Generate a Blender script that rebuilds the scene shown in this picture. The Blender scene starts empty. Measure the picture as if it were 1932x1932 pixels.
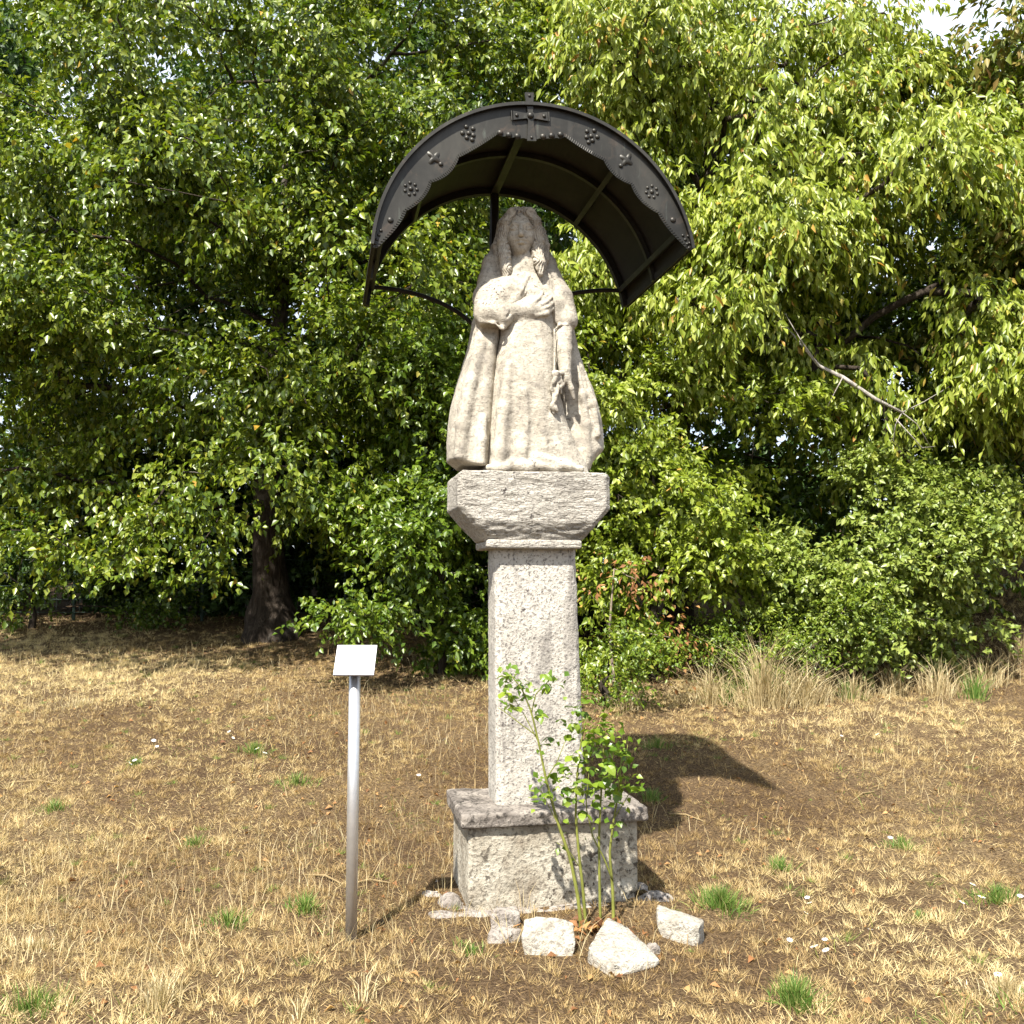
import bpy, bmesh, math, random
import numpy as np
from mathutils import Vector, Matrix

rnd = random.Random(7)
rng = np.random.default_rng(11)
scene = bpy.context.scene
COL = scene.collection

# ------------------------------------------------------------------ camera
CAM_H = 1.6
PITCH = math.atan(134 / 1932.0)
FPX = 1932.0                                   # focal length in pixels of a 1932 px wide picture
cam = bpy.data.cameras.new("camera")
cam.sensor_width = 36.0
cam.lens = 36.0
cam.clip_end = 2000.0
cam_ob = bpy.data.objects.new("camera", cam)
COL.objects.link(cam_ob)
cam_ob.location = (0, 0, CAM_H)
cam_ob.rotation_euler = (math.pi / 2 + PITCH, 0, 0)
scene.camera = cam_ob

# ------------------------------------------------------------------ light
SUN_TRAVEL = Vector((0.39, 0.921, -1.33)).normalized()      # the way the light travels
SUN_EL = math.asin(-SUN_TRAVEL.z)
SUN_ROT = math.atan2(-SUN_TRAVEL.x, -SUN_TRAVEL.y)
world = bpy.data.worlds.new("World")
scene.world = world
world.use_nodes = True
wt = world.node_tree
wt.nodes.clear()
w_out = wt.nodes.new("ShaderNodeOutputWorld")
w_bg = wt.nodes.new("ShaderNodeBackground")
w_sky = wt.nodes.new("ShaderNodeTexSky")
w_sky.sky_type = 'NISHITA'
w_sky.sun_disc = False
w_sky.sun_elevation = SUN_EL
w_sky.sun_rotation = SUN_ROT
w_sky.dust_density = 1.5
w_bg.inputs["Strength"].default_value = 0.072
w_tc = wt.nodes.new("ShaderNodeTexCoord")
w_map = wt.nodes.new("ShaderNodeMapping")
w_map.inputs["Scale"].default_value = (1.0, 1.0, 2.2)
w_noise = wt.nodes.new("ShaderNodeTexNoise")
w_noise.inputs["Scale"].default_value = 2.6
w_noise.inputs["Detail"].default_value = 7.0
w_noise.inputs["Roughness"].default_value = 0.6
w_ramp = wt.nodes.new("ShaderNodeValToRGB")
w_ramp.color_ramp.elements[0].position = 0.30
w_ramp.color_ramp.elements[1].position = 0.58
w_mix = wt.nodes.new("ShaderNodeMix")
w_mix.data_type = 'RGBA'
w_mix.inputs[7].default_value = (6.6, 7.2, 8.2, 1)
wt.links.new(w_tc.outputs["Generated"], w_map.inputs["Vector"])
wt.links.new(w_map.outputs["Vector"], w_noise.inputs["Vector"])
wt.links.new(w_noise.outputs["Fac"], w_ramp.inputs["Fac"])
wt.links.new(w_ramp.outputs["Color"], w_mix.inputs[0])
wt.links.new(w_sky.outputs["Color"], w_mix.inputs[6])
wt.links.new(w_mix.outputs[2], w_bg.inputs["Color"])
wt.links.new(w_bg.outputs["Background"], w_out.inputs["Surface"])

sun = bpy.data.lights.new("sun", 'SUN')
sun.energy = 4.6
sun.angle = math.radians(0.9)
sun.color = (1.0, 0.955, 0.88)
sun_ob = bpy.data.objects.new("sun", sun)
COL.objects.link(sun_ob)
sun_ob.location = (-6, -10, 16)
sun_ob.rotation_euler = SUN_TRAVEL.to_track_quat('-Z', 'Y').to_euler()

scene.view_settings.view_transform = 'Standard'
scene.view_settings.look = 'None'
scene.view_settings.gamma = 1.0
scene.view_settings.use_curve_mapping = False
scene.view_settings.exposure = 1.5
scene.render.engine = 'CYCLES'
scene.cycles.max_bounces = 6
scene.cycles.transparent_max_bounces = 4

# ------------------------------------------------------------------ helpers
YAW = math.radians(10.5)                       # the shrine is turned a little to the left of the viewer
ORG = np.array([0.15, 5.45, 0.0])
CY, SY = math.cos(YAW), math.sin(YAW)


def ray(px, py):
    a = (px - 966) / FPX
    b = (966 - py) / FPX
    return np.array([a, math.cos(PITCH) - b * math.sin(PITCH), math.sin(PITCH) + b * math.cos(PITCH)])


def S(px, py, yl):
    """shrine-local point where a pixel direction meets the local plane y = yl"""
    d = ray(px, py)
    n = np.array([-SY, CY, 0])
    c = np.array([0, 0, CAM_H])
    t = (yl - np.dot(n, c - ORG)) / np.dot(n, d)
    p = c + t * d - ORG
    return np.array([CY * p[0] + SY * p[1], yl, p[2]])


def WP(px, py, dist):
    """world point along a pixel direction at forward distance dist"""
    d = ray(px, py)
    return np.array([0, 0, CAM_H]) + d * (dist / d[1])


def l2w(v):
    v = np.asarray(v, dtype=float).reshape(-1, 3)
    return np.stack([CY * v[:, 0] - SY * v[:, 1] + ORG[0], SY * v[:, 0] + CY * v[:, 1] + ORG[1], v[:, 2]], 1)


def sstep(a, b, x):
    t = np.clip((x - a) / (b - a), 0, 1)
    return t * t * (3 - 2 * t)


def _hash(ix, iy, iz, seed):
    h = (ix * 374761393 + iy * 668265263 + iz * 2147483647 + seed * 1274126177) & 0xFFFFFFFF
    h = ((h ^ (h >> 13)) * 1274126177) & 0xFFFFFFFF
    h = (h ^ (h >> 16)) & 0xFFFFFFFF
    return h.astype(np.float64) / 4294967295.0


def noise3(p, scale, seed=0):
    """value noise in -1..1 on (n,3) points"""
    q = np.asarray(p, dtype=float) * scale
    i = np.floor(q).astype(np.int64)
    f = q - i
    f = f * f * (3 - 2 * f)
    r = 0
    for dx in (0, 1):
        wx = f[:, 0] if dx else 1 - f[:, 0]
        for dy in (0, 1):
            wy = f[:, 1] if dy else 1 - f[:, 1]
            for dz in (0, 1):
                wz = f[:, 2] if dz else 1 - f[:, 2]
                r = r + wx * wy * wz * _hash(i[:, 0] + dx, i[:, 1] + dy, i[:, 2] + dz, seed)
    return r * 2 - 1


def fbm(p, scale, octs=4, seed=0, gain=0.5):
    r, a, t = 0, 1.0, 0
    for k in range(octs):
        r = r + a * noise3(p, scale * 2 ** k, seed + k * 17)
        t += a
        a *= gain
    return r / t


def ground_z(x, y):
    x = np.asarray(x, dtype=float)
    y = np.asarray(y, dtype=float)
    t = np.clip(y - 5.5, 0, 16.0)
    z = np.where(t < 1.0, 0.065 * t * t, 0.13 * t - 0.065)
    z = z + 0.33 * np.clip(x - 4.7, 0, 3) * sstep(8, 11, y)
    p = np.stack([x.ravel(), y.ravel(), np.zeros(x.size)], 1)
    n = 0.030 * noise3(p, 0.9, 3) + 0.016 * noise3(p, 2.7, 4) + 0.012 * noise3(p, 6.0, 5)
    return z + n.reshape(x.shape)


def gz(x, y):
    return float(ground_z(np.array([x]), np.array([y]))[0])


def link(ob, parent=None):
    COL.objects.link(ob)
    if parent is not None:
        ob.parent = parent
    return ob


def tag(ob, label, cat, group=None):
    ob["label"] = label
    ob["category"] = cat
    if group:
        ob["group"] = group
    return ob


def empty(name, loc, label=None, cat=None, group=None):
    o = bpy.data.objects.new(name, None)
    o.location = tuple(loc)
    o.empty_display_size = 0.1
    COL.objects.link(o)
    if label:
        tag(o, label, cat, group)
    return o


def mesh_data(name, verts, faces, mat=None, smooth=False, tint=None):
    """faces: (n,3) or (n,4) integer array, or a list of lists"""
    me = bpy.data.meshes.new(name)
    verts = np.asarray(verts, dtype=np.float32)
    if isinstance(faces, np.ndarray):
        n, k = faces.shape
        me.vertices.add(len(verts))
        me.vertices.foreach_set("co", verts.ravel())
        me.loops.add(n * k)
        me.loops.foreach_set("vertex_index", faces.astype(np.int32).ravel())
        me.polygons.add(n)
        me.polygons.foreach_set("loop_start", np.arange(0, n * k, k, dtype=np.int32))
        if tint is not None:
            at = me.attributes.new("tint", 'FLOAT', 'POINT')
            at.data.foreach_set("value", np.asarray(tint, dtype=np.float32))
        me.update(calc_edges=True)
        me.validate()
    else:
        me.from_pydata([tuple(map(float, v)) for v in verts], [], [list(map(int, f)) for f in faces])
        if tint is not None:
            at = me.attributes.new("tint", 'FLOAT', 'POINT')
            at.data.foreach_set("value", np.asarray(tint, dtype=np.float32))
        me.update()
    if smooth:
        me.polygons.foreach_set("use_smooth", np.ones(len(me.polygons), dtype=bool))
    if mat:
        me.materials.append(mat)
    return me


def add(name, verts, faces, mat, parent=None, root=None, smooth=False, tint=None):
    """verts are world points; the object is stored relative to its root thing's location"""
    verts = np.asarray(verts, dtype=float).reshape(-1, 3)
    if root is None and parent is not None:
        root = parent
    off = np.zeros(3)
    if root is not None:
        off = np.array(root.location)
    me = mesh_data(name, verts - off, faces, mat, smooth, tint)
    ob = bpy.data.objects.new(name, me)
    return link(ob, parent)


def add_thing(name, verts, faces, mat, org, label, cat, group=None, smooth=False, tint=None):
    verts = np.asarray(verts, dtype=float).reshape(-1, 3)
    me = mesh_data(name, verts - np.asarray(org, dtype=float), faces, mat, smooth, tint)
    ob = bpy.data.objects.new(name, me)
    ob.location = tuple(map(float, org))
    link(ob)
    return tag(ob, label, cat, group)


class MB:
    """collects small closed shapes"""
    def __init__(self):
        self.v, self.f = [], []

    def put(self, verts, faces):
        b = len(self.v)
        self.v += [tuple(map(float, p)) for p in verts]
        self.f += [[i + b for i in q] for q in faces]

    def tube(self, pts, radii, n=8, cap=True):
        pts = np.asarray(pts, dtype=float)
        if np.isscalar(radii):
            radii = [radii] * len(pts)
        V, Fc = [], []
        d = np.gradient(pts, axis=0)
        d /= np.linalg.norm(d, axis=1)[:, None] + 1e-12
        up = np.array([0.0, 0.0, 1.0]) if abs(d[0][2]) < 0.9 else np.array([1.0, 0, 0])
        for i, p in enumerate(pts):
            a = up - d[i] * np.dot(up, d[i])
            a /= np.linalg.norm(a) + 1e-12
            b = np.cross(d[i], a)
            up = a
            for k in range(n):
                t = 2 * math.pi * k / n
                V.append(p + radii[i] * (math.cos(t) * a + math.sin(t) * b))
        for i in range(len(pts) - 1):
            for k in range(n):
                k2 = (k + 1) % n
                Fc.append([i * n + k, i * n + k2, (i + 1) * n + k2, (i + 1) * n + k])
        if cap:
            Fc.append(list(range(n))[::-1])
            Fc.append([(len(pts) - 1) * n + k for k in range(n)])
        self.put(V, Fc)

    def bar(self, c0, ex, ey, ez):
        """box spanned by three edge vectors from a corner"""
        c0, ex, ey, ez = [np.asarray(q, dtype=float) for q in (c0, ex, ey, ez)]
        V = [c0, c0 + ex, c0 + ex + ey, c0 + ey, c0 + ez, c0 + ex + ez, c0 + ex + ey + ez, c0 + ey + ez]
        self.put(V, [[0, 3, 2, 1], [4, 5, 6, 7], [0, 1, 5, 4], [1, 2, 6, 5], [2, 3, 7, 6], [3, 0, 4, 7]])

    def dome(self, c, r, nrm, flat=0.8, n=12, m=4):
        """half ball standing on a plate, axis nrm"""
        nrm = np.asarray(nrm, dtype=float)
        nrm /= np.linalg.norm(nrm)
        a = np.cross(nrm, [0.3, 0.2, 1.0])
        a /= np.linalg.norm(a)
        b = np.cross(nrm, a)
        V, Fc = [], []
        for j in range(m):
            t = j / m * math.pi / 2
            for k in range(n):
                s = 2 * math.pi * k / n
                V.append(np.asarray(c) + r * math.cos(t) * (math.cos(s) * a + math.sin(s) * b) + r * flat * math.sin(t) * nrm)
        V.append(np.asarray(c) + r * flat * nrm)
        for j in range(m - 1):
            for k in range(n):
                k2 = (k + 1) % n
                Fc.append([j * n + k, j * n + k2, (j + 1) * n + k2, (j + 1) * n + k])
        for k in range(n):
            Fc.append([(m - 1) * n + k, (m - 1) * n + (k + 1) % n, m * n])
        self.put(V, Fc)

    def build(self, name, mat, parent=None, root=None, smooth=False):
        return add(name, self.v, self.f, mat, parent, root, smooth)


# ------------------------------------------------------------------ distance-field sculpting
class Field:
    def __init__(self, lo, hi, h):
        self.lo = np.array(lo, dtype=float)
        self.h = h
        self.n = np.ceil((np.array(hi) - self.lo) / h).astype(int) + 1
        self.d = np.full(tuple(self.n), 0.2, dtype=np.float32)
        self.ax = [self.lo[i] + h * np.arange(self.n[i]) for i in range(3)]

    def _box(self, lo, hi):
        sl, g = [], []
        for i in range(3):
            a = int(np.clip(math.floor((lo[i] - self.lo[i]) / self.h), 0, self.n[i]))
            b = int(np.clip(math.ceil((hi[i] - self.lo[i]) / self.h) + 1, 0, self.n[i]))
            sl.append(slice(a, b))
            sh = [1, 1, 1]
            sh[i] = -1
            g.append(self.ax[i][a:b].reshape(sh).astype(np.float32))
        return tuple(sl), g

    def put(self, fn, lo, hi, k=0.01, cut=False):
        pad = 2 * k + 0.03
        sl, g = self._box(np.asarray(lo) - pad, np.asarray(hi) + pad)
        cur = self.d[sl]
        if cur.size == 0:
            return
        d = np.broadcast_to(fn(*g), cur.shape).astype(np.float32)
        if cut:
            d = -d
            h = np.clip(0.5 - 0.5 * (d - cur) / -k, 0, 1) if False else np.clip(0.5 + 0.5 * (d - cur) / k, 0, 1)
            self.d[sl] = cur * (1 - h) + d * h + k * h * (1 - h)
        else:
            h = np.clip(0.5 + 0.5 * (cur - d) / k, 0, 1)
            self.d[sl] = cur * (1 - h) + d * h - k * h * (1 - h)

    def cap(self, a, b, ra, rb=None, k=0.01, cut=False):
        rb = ra if rb is None else rb
        a = np.asarray(a, dtype=np.float32)
        b = np.asarray(b, dtype=np.float32)
        ba = b - a
        L = max(float(np.dot(ba, ba)), 1e-9)

        def fn(X, Y, Z):
            t = np.clip(((X - a[0]) * ba[0] + (Y - a[1]) * ba[1] + (Z - a[2]) * ba[2]) / L, 0, 1)
            return np.sqrt((X - a[0] - t * ba[0]) ** 2 + (Y - a[1] - t * ba[1]) ** 2 + (Z - a[2] - t * ba[2]) ** 2) - (ra + (rb - ra) * t)
        m = max(ra, rb)
        self.put(fn, np.minimum(a, b) - m, np.maximum(a, b) + m, k, cut)

    def chain(self, pts, radii, k=0.01, cut=False):
        if np.isscalar(radii):
            radii = [radii] * len(pts)
        for i in range(len(pts) - 1):
            self.cap(pts[i], pts[i + 1], radii[i], radii[i + 1], k, cut)

    def ell(self, c, r, k=0.01, cut=False, M=None):
        c = np.asarray(c, dtype=np.float32)
        r = np.asarray(r, dtype=np.float32)

        def fn(X, Y, Z):
            x, y, z = X - c[0], Y - c[1], Z - c[2]
            if M is not None:
                x, y, z = (M[0][0] * x + M[0][1] * y + M[0][2] * z, M[1][0] * x + M[1][1] * y + M[1][2] * z, M[2][0] * x + M[2][1] * y + M[2][2] * z)
            k0 = np.sqrt((x / r[0]) ** 2 + (y / r[1]) ** 2 + (z / r[2]) ** 2)
            k1 = np.sqrt((x / r[0] ** 2) ** 2 + (y / r[1] ** 2) ** 2 + (z / r[2] ** 2) ** 2) + 1e-6
            return k0 * (k0 - 1) / k1
        m = float(max(r)) if M is not None else r
        self.put(fn, c - m, c + m, k, cut)

    def loft(self, tab, n=2.4, k=0.015, cut=False, wob=None):
        """tab rows: z, x_left, x_right, y_front, y_back"""
        t = np.array(sorted(tab), dtype=np.float32)

        def fn(X, Y, Z):
            xl, xr, yf, yb = [np.interp(Z, t[:, 0], t[:, j]).astype(np.float32) for j in (1, 2, 3, 4)]
            cx, a, cy, b = (xl + xr) / 2, (xr - xl) / 2, (yf + yb) / 2, (yb - yf) / 2
            u, v = (X - cx) / a, (Y - cy) / b
            q = (np.abs(u) ** n + np.abs(v) ** n) ** (1.0 / n)
            m = np.minimum(a, b)
            d = (q - 1) * m
            if wob is not None:
                d = d - wob(X, Y, Z, u, v)
            return np.maximum(d, np.maximum(t[0, 0] - Z, Z - t[-1, 0]))
        self.put(fn, (t[:, 1].min(), t[:, 3].min(), t[0, 0]), (t[:, 2].max(), t[:, 4].max(), t[-1, 0]), k, cut)

    def mesh(self):
        d = self.d
        s = d < 0
        nx, ny, nz = d.shape
        c = np.zeros((nx - 1, ny - 1, nz - 1), dtype=np.int8)
        for a in (0, 1):
            for b in (0, 1):
                for e in (0, 1):
                    c += s[a:nx - 1 + a, b:ny - 1 + b, e:nz - 1 + e]
        act = (c > 0) & (c < 8)
        I = np.argwhere(act)
        idx = np.full(act.shape, -1, dtype=np.int32)
        idx[act] = np.arange(len(I))
        corner = {}
        for a in (0, 1):
            for b in (0, 1):
                for e in (0, 1):
                    corner[(a, b, e)] = d[I[:, 0] + a, I[:, 1] + b, I[:, 2] + e]
        acc = np.zeros((len(I), 3))
        cnt = np.zeros(len(I))
        keys = list(corner)
        for p in keys:
            for ax in range(3):
                if p[ax] == 0:
                    q = list(p)
                    q[ax] = 1
                    v0, v1 = corner[p], corner[tuple(q)]
                    m = (v0 < 0) != (v1 < 0)
                    t = np.where(m, v0 / np.where(m, v0 - v1, 1), 0)
                    pos = np.tile(np.array(p, dtype=float), (len(I), 1))
                    pos[:, ax] += t
                    acc += pos * m[:, None]
                    cnt += m
        V = self.lo + self.h * (I + acc / np.maximum(cnt, 1)[:, None])
        Fs = []
        for ax in range(3):
            o = [(1, 2), (2, 0), (0, 1)][ax]
            A = [slice(None)] * 3
            B = [slice(None)] * 3
            A[ax] = slice(0, -1)
            B[ax] = slice(1, None)
            s0, s1 = s[tuple(A)], s[tuple(B)]
            ch = np.argwhere(s0 != s1)
            ok = (ch[:, o[0]] > 0) & (ch[:, o[1]] > 0) & (ch[:, o[0]] < d.shape[o[0]] - 1) & (ch[:, o[1]] < d.shape[o[1]] - 1)
            ch = ch[ok]
            ins = s0[ch[:, 0], ch[:, 1], ch[:, 2]]
            q = []
            for du, dv in ((1, 1), (0, 1), (0, 0), (1, 0)):
                e = ch.copy()
                e[:, o[0]] -= du
                e[:, o[1]] -= dv
                q.append(idx[e[:, 0], e[:, 1], e[:, 2]])
            q = np.stack(q, 1)
            q[~ins] = q[~ins][:, ::-1]
            Fs.append(q)
        return V, np.concatenate(Fs)


def vnormals(V, Fq):
    fn = np.cross(V[Fq[:, 2]] - V[Fq[:, 0]], V[Fq[:, 3 if Fq.shape[1] > 3 else 1]] - V[Fq[:, 1 if Fq.shape[1] > 3 else 0]])
    N = np.zeros_like(V)
    for j in range(Fq.shape[1]):
        for a in range(3):
            N[:, a] += np.bincount(Fq[:, j], weights=fn[:, a], minlength=len(V))
    return N / (np.linalg.norm(N, axis=1)[:, None] + 1e-12)


def relax(V, Fq, it=1, w=0.5):
    E = np.concatenate([Fq[:, [0, 1]], Fq[:, [1, 2]], Fq[:, [2, 3]], Fq[:, [3, 0]]])
    for _ in range(it):
        A = np.zeros_like(V)
        n = np.bincount(E[:, 0], minlength=len(V)).astype(float)
        for a in range(3):
            A[:, a] = np.bincount(E[:, 0], weights=V[E[:, 1], a], minlength=len(V))
        V = V * (1 - w) + w * A / np.maximum(n, 1)[:, None]
    return V


# ------------------------------------------------------------------ materials
def new_mat(name):
    m = bpy.data.materials.new(name)
    m.use_nodes = True
    t = m.node_tree
    b = t.nodes["Principled BSDF"]
    return m, t, b


def nd(t, kind, **kw):
    n = t.nodes.new("ShaderNode" + kind)
    for k, v in kw.items():
        if k in n.inputs.keys() if hasattr(n.inputs, "keys") else False:
            n.inputs[k].default_value = v
        else:
            setattr(n, k, v)
    return n


def noise_node(t, vec, scale, detail=5.0, rough=0.6, dist=0.0):
    n = t.nodes.new("ShaderNodeTexNoise")
    n.inputs["Scale"].default_value = scale
    n.inputs["Detail"].default_value = detail
    n.inputs["Roughness"].default_value = rough
    n.inputs["Distortion"].default_value = dist
    if vec is not None:
        t.links.new(vec, n.inputs["Vector"])
    return n.outputs["Fac"]


def ramp(t, fac, stops):
    r = t.nodes.new("ShaderNodeValToRGB")
    els = r.color_ramp.elements
    while len(els) < len(stops):
        els.new(0.5)
    for e, (p, c) in zip(els, stops):
        e.position = p
        e.color = (c[0], c[1], c[2], 1) if not np.isscalar(c) else (c, c, c, 1)
    t.links.new(fac, r.inputs["Fac"])
    return r.outputs["Color"]


def mixc(t, fac, a, b, blend='MIX'):
    m = t.nodes.new("ShaderNodeMix")
    m.data_type = 'RGBA'
    m.blend_type = blend
    for s, v in ((0, fac), (6, a), (7, b)):
        if hasattr(v, "links"):
            t.links.new(v, m.inputs[s])
        elif np.isscalar(v):
            m.inputs[s].default_value = v
        else:
            m.inputs[s].default_value = (v[0], v[1], v[2], 1)
    return m.outputs[2]


def mathn(t, op, a, b=0.0):
    m = t.nodes.new("ShaderNodeMath")
    m.operation = op
    for s, v in ((0, a), (1, b)):
        if hasattr(v, "links"):
            t.links.new(v, m.inputs[s])
        else:
            m.inputs[s].default_value = v
    return m.outputs[0]


def bump(t, b, height, strength, dist):
    n = t.nodes.new("ShaderNodeBump")
    n.inputs["Strength"].default_value = strength
    n.inputs["Distance"].default_value = dist
    t.links.new(height, n.inputs["Height"])
    t.links.new(n.outputs["Normal"], b.inputs["Normal"])


def objvec(t, scale=(1, 1, 1)):
    tc = t.nodes.new("ShaderNodeTexCoord")
    mp = t.nodes.new("ShaderNodeMapping")
    mp.inputs["Scale"].default_value = scale
    t.links.new(tc.outputs["Object"], mp.inputs["Vector"])
    return mp.outputs["Vector"]


def stone_mat(name, light, mid, grey, dark, speck=0.5, grain=90.0, lich=3.0, bstr=0.6, tool=None, dark_amt=0.62, streak=0.0, spots=False, toolw=2.4):
    m, t, b = new_mat(name)
    v = objvec(t)
    big = noise_node(t, v, lich, 6, 0.62, 0.4)
    med = noise_node(t, v, lich * 5, 6, 0.7, 0.2)
    fine = noise_node(t, v, grain, 3, 0.6)
    c = ramp(t, big, [(0.30, grey), (0.45, mid), (0.62, light), (0.78, mid)])
    c = mixc(t, ramp(t, med, [(0.50, 0.0), (0.66, 0.55)]), c, grey)
    spots = ramp(t, fine, [(0.53, 0.0), (0.64, speck)])
    c = mixc(t, spots, c, dark)
    blot = mathn(t, 'MULTIPLY', ramp(t, noise_node(t, v, 26, 4, 0.6), [(dark_amt, 0.0), (dark_amt + 0.06, 1.0)]), ramp(t, noise_node(t, v, 2.3, 3, 0.5), [(0.48, 0.0), (0.60, 1.0)]))
    c = mixc(t, blot, c, dark)
    if streak:
        sv = objvec(t, (11, 11, 1.3))
        c = mixc(t, mathn(t, 'MULTIPLY', ramp(t, noise_node(t, sv, 1.0, 5, 0.65, 0.5), [(0.54, 0.0), (0.68, 1.0)]), streak), c, dark)
    if spots:
        # colony of black lichen on the sleeve of the bent arm
        tc = t.nodes.new("ShaderNodeTexCoord")
        vd = t.nodes.new("ShaderNodeVectorMath")
        vd.operation = 'DISTANCE'
        t.links.new(tc.outputs["Object"], vd.inputs[0])
        vd.inputs[1].default_value = SPOT_AT
        near = ramp(t, vd.outputs["Value"], [(0.03, 1.0), (0.13, 0.0)])
        vo = t.nodes.new("ShaderNodeTexVoronoi")
        vo.inputs["Scale"].default_value = 62
        t.links.new(v, vo.inputs["Vector"])
        dots = ramp(t, vo.outputs["Distance"], [(0.26, 1.0), (0.36, 0.0)])
        pick = ramp(t, noise_node(t, v, 30, 2, 0.5), [(0.46, 0.0), (0.52, 1.0)])
        c = mixc(t, mathn(t, 'MULTIPLY', mathn(t, 'MULTIPLY', near, dots), pick), c, (0.03, 0.02, 0.022))
    t.links.new(c, b.inputs["Base Color"])
    b.inputs["Roughness"].default_value = 0.92
    b.inputs["Specular IOR Level"].default_value = 0.15
    h = mathn(t, 'ADD', mathn(t, 'MULTIPLY', fine, 0.6), mathn(t, 'MULTIPLY', med, 1.0))
    if tool:
        tv = objvec(t, tool)
        h = mathn(t, 'ADD', h, mathn(t, 'MULTIPLY', noise_node(t, tv, 1.0, 4, 0.65, 0.6), toolw))
    bump(t, b, h, bstr, 0.012)
    return m


SPOT_AT = tuple(l2w([S(925, 552, -0.18)])[0] - l2w([(-0.1, 0, 2.17)])[0])
M_STATUE = stone_mat("weathered_cream_limestone", (0.479, 0.437, 0.355), (0.383, 0.342, 0.273), (0.238, 0.213, 0.179), (0.089, 0.076, 0.065), speck=0.42, grain=70, lich=8.0, bstr=0.45, tool=(60, 40, 170), spots=True, toolw=0.9)
M_SHAFT = stone_mat("grainy_pale_granite", (0.456, 0.425, 0.368), (0.385, 0.354, 0.303), (0.269, 0.249, 0.221), (0.093, 0.082, 0.076), speck=0.8, grain=75, lich=3.2, bstr=0.9, streak=0.6)
M_CAPITAL = stone_mat("chiselled_pale_stone", (0.464, 0.43, 0.368), (0.385, 0.354, 0.3), (0.243, 0.224, 0.195), (0.082, 0.072, 0.065), speck=0.5, grain=80, lich=5.0, bstr=1.0, tool=(24, 24, 70))
M_BASE = stone_mat("lichen_covered_base_stone", (0.439, 0.404, 0.326), (0.333, 0.297, 0.232), (0.204, 0.168, 0.124), (0.055, 0.043, 0.033), speck=0.65, grain=55, lich=6.0, bstr=1.0, dark_amt=0.57)
M_SLAB = stone_mat("dark_lichen_slab_stone", (0.292, 0.258, 0.219), (0.172, 0.15, 0.129), (0.09, 0.077, 0.066), (0.03, 0.026, 0.022), speck=0.75, grain=50, lich=8.0, bstr=1.0, dark_amt=0.52)
M_ROCK = stone_mat("broken_white_limestone", (0.425, 0.397, 0.333), (0.349, 0.318, 0.261), (0.242, 0.215, 0.174), (0.119, 0.102, 0.081), speck=0.45, grain=60, lich=12.0, bstr=1.0)
M_ROCK_GREY = stone_mat("lichen_spotted_rock", (0.36, 0.325, 0.285), (0.25, 0.22, 0.19), (0.14, 0.12, 0.105), (0.045, 0.038, 0.033), speck=0.6, grain=45, lich=9.0, bstr=0.9, dark_amt=0.55)


def metal_canopy_mat():
    m, t, b = new_mat("browned_copper_sheet")
    v = objvec(t)
    n1 = noise_node(t, v, 3.0, 6, 0.65, 0.5)
    n2 = noise_node(t, objvec(t, (14, 14, 2.0)), 1.0, 5, 0.6)
    c = ramp(t, n1, [(0.3, (0.014, 0.013, 0.010)), (0.5, (0.027, 0.025, 0.020)), (0.7, (0.052, 0.048, 0.038))])
    c = mixc(t, ramp(t, n2, [(0.56, 0.0), (0.75, 0.55)]), c, (0.066, 0.062, 0.052))
    n3 = noise_node(t, objvec(t, (26, 26, 5.0)), 1.0, 6, 0.7, 1.0)
    c = mixc(t, ramp(t, n3, [(0.60, 0.0), (0.74, 0.5)]), c, (0.11, 0.125, 0.10))
    c = mixc(t, ramp(t, noise_node(t, v, 9.0, 6, 0.7, 0.8), [(0.56, 0.0), (0.70, 0.6)]), c, (0.085, 0.060, 0.042))
    t.links.new(c, b.inputs["Base Color"])
    b.inputs["Metallic"].default_value = 0.45
    b.inputs["Roughness"].default_value = 0.46
    bump(t, b, n1, 0.15, 0.01)
    return m


def plain_mat(name, col, rough=0.6, metal=0.0, var=0.25, scale=12.0, spec=0.3):
    m, t, b = new_mat(name)
    v = objvec(t)
    n = noise_node(t, v, scale, 5, 0.6)
    lo = tuple(c * (1 - var) for c in col)
    hi = tuple(min(1, c * (1 + var)) for c in col)
    t.links.new(ramp(t, n, [(0.3, lo), (0.7, hi)]), b.inputs["Base Color"])
    b.inputs["Roughness"].default_value = rough
    b.inputs["Metallic"].default_value = metal
    b.inputs["Specular IOR Level"].default_value = spec
    return m


M_CANOPY = metal_canopy_mat()
M_SHEET = plain_mat("shade_toned_underside_sheet", (0.016, 0.013, 0.010), 0.6, 0.3, 0.35, 8)  # sheet colour darkened to carry the shade under the arch
M_IRON = plain_mat("dark_iron", (0.022, 0.020, 0.017), 0.6, 0.4, 0.3, 20)
M_STEEL = plain_mat("brushed_steel", (0.62, 0.61, 0.60), 0.42, 0.85, 0.08, 30)
M_PLAQUE = plain_mat("white_enamel_plaque", (0.80, 0.79, 0.76), 0.4, 0.0, 0.03, 30)
M_PRINT = plain_mat("faded_print", (0.68, 0.67, 0.60), 0.5, 0.0, 0.1, 30)
M_BACKPLATE = plain_mat("dark_back_plate", (0.12, 0.10, 0.11), 0.5, 0.3, 0.1, 30)
M_FENCE = plain_mat("green_coated_fence_metal", (0.035, 0.06, 0.045), 0.5, 0.2, 0.2, 20)


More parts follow.
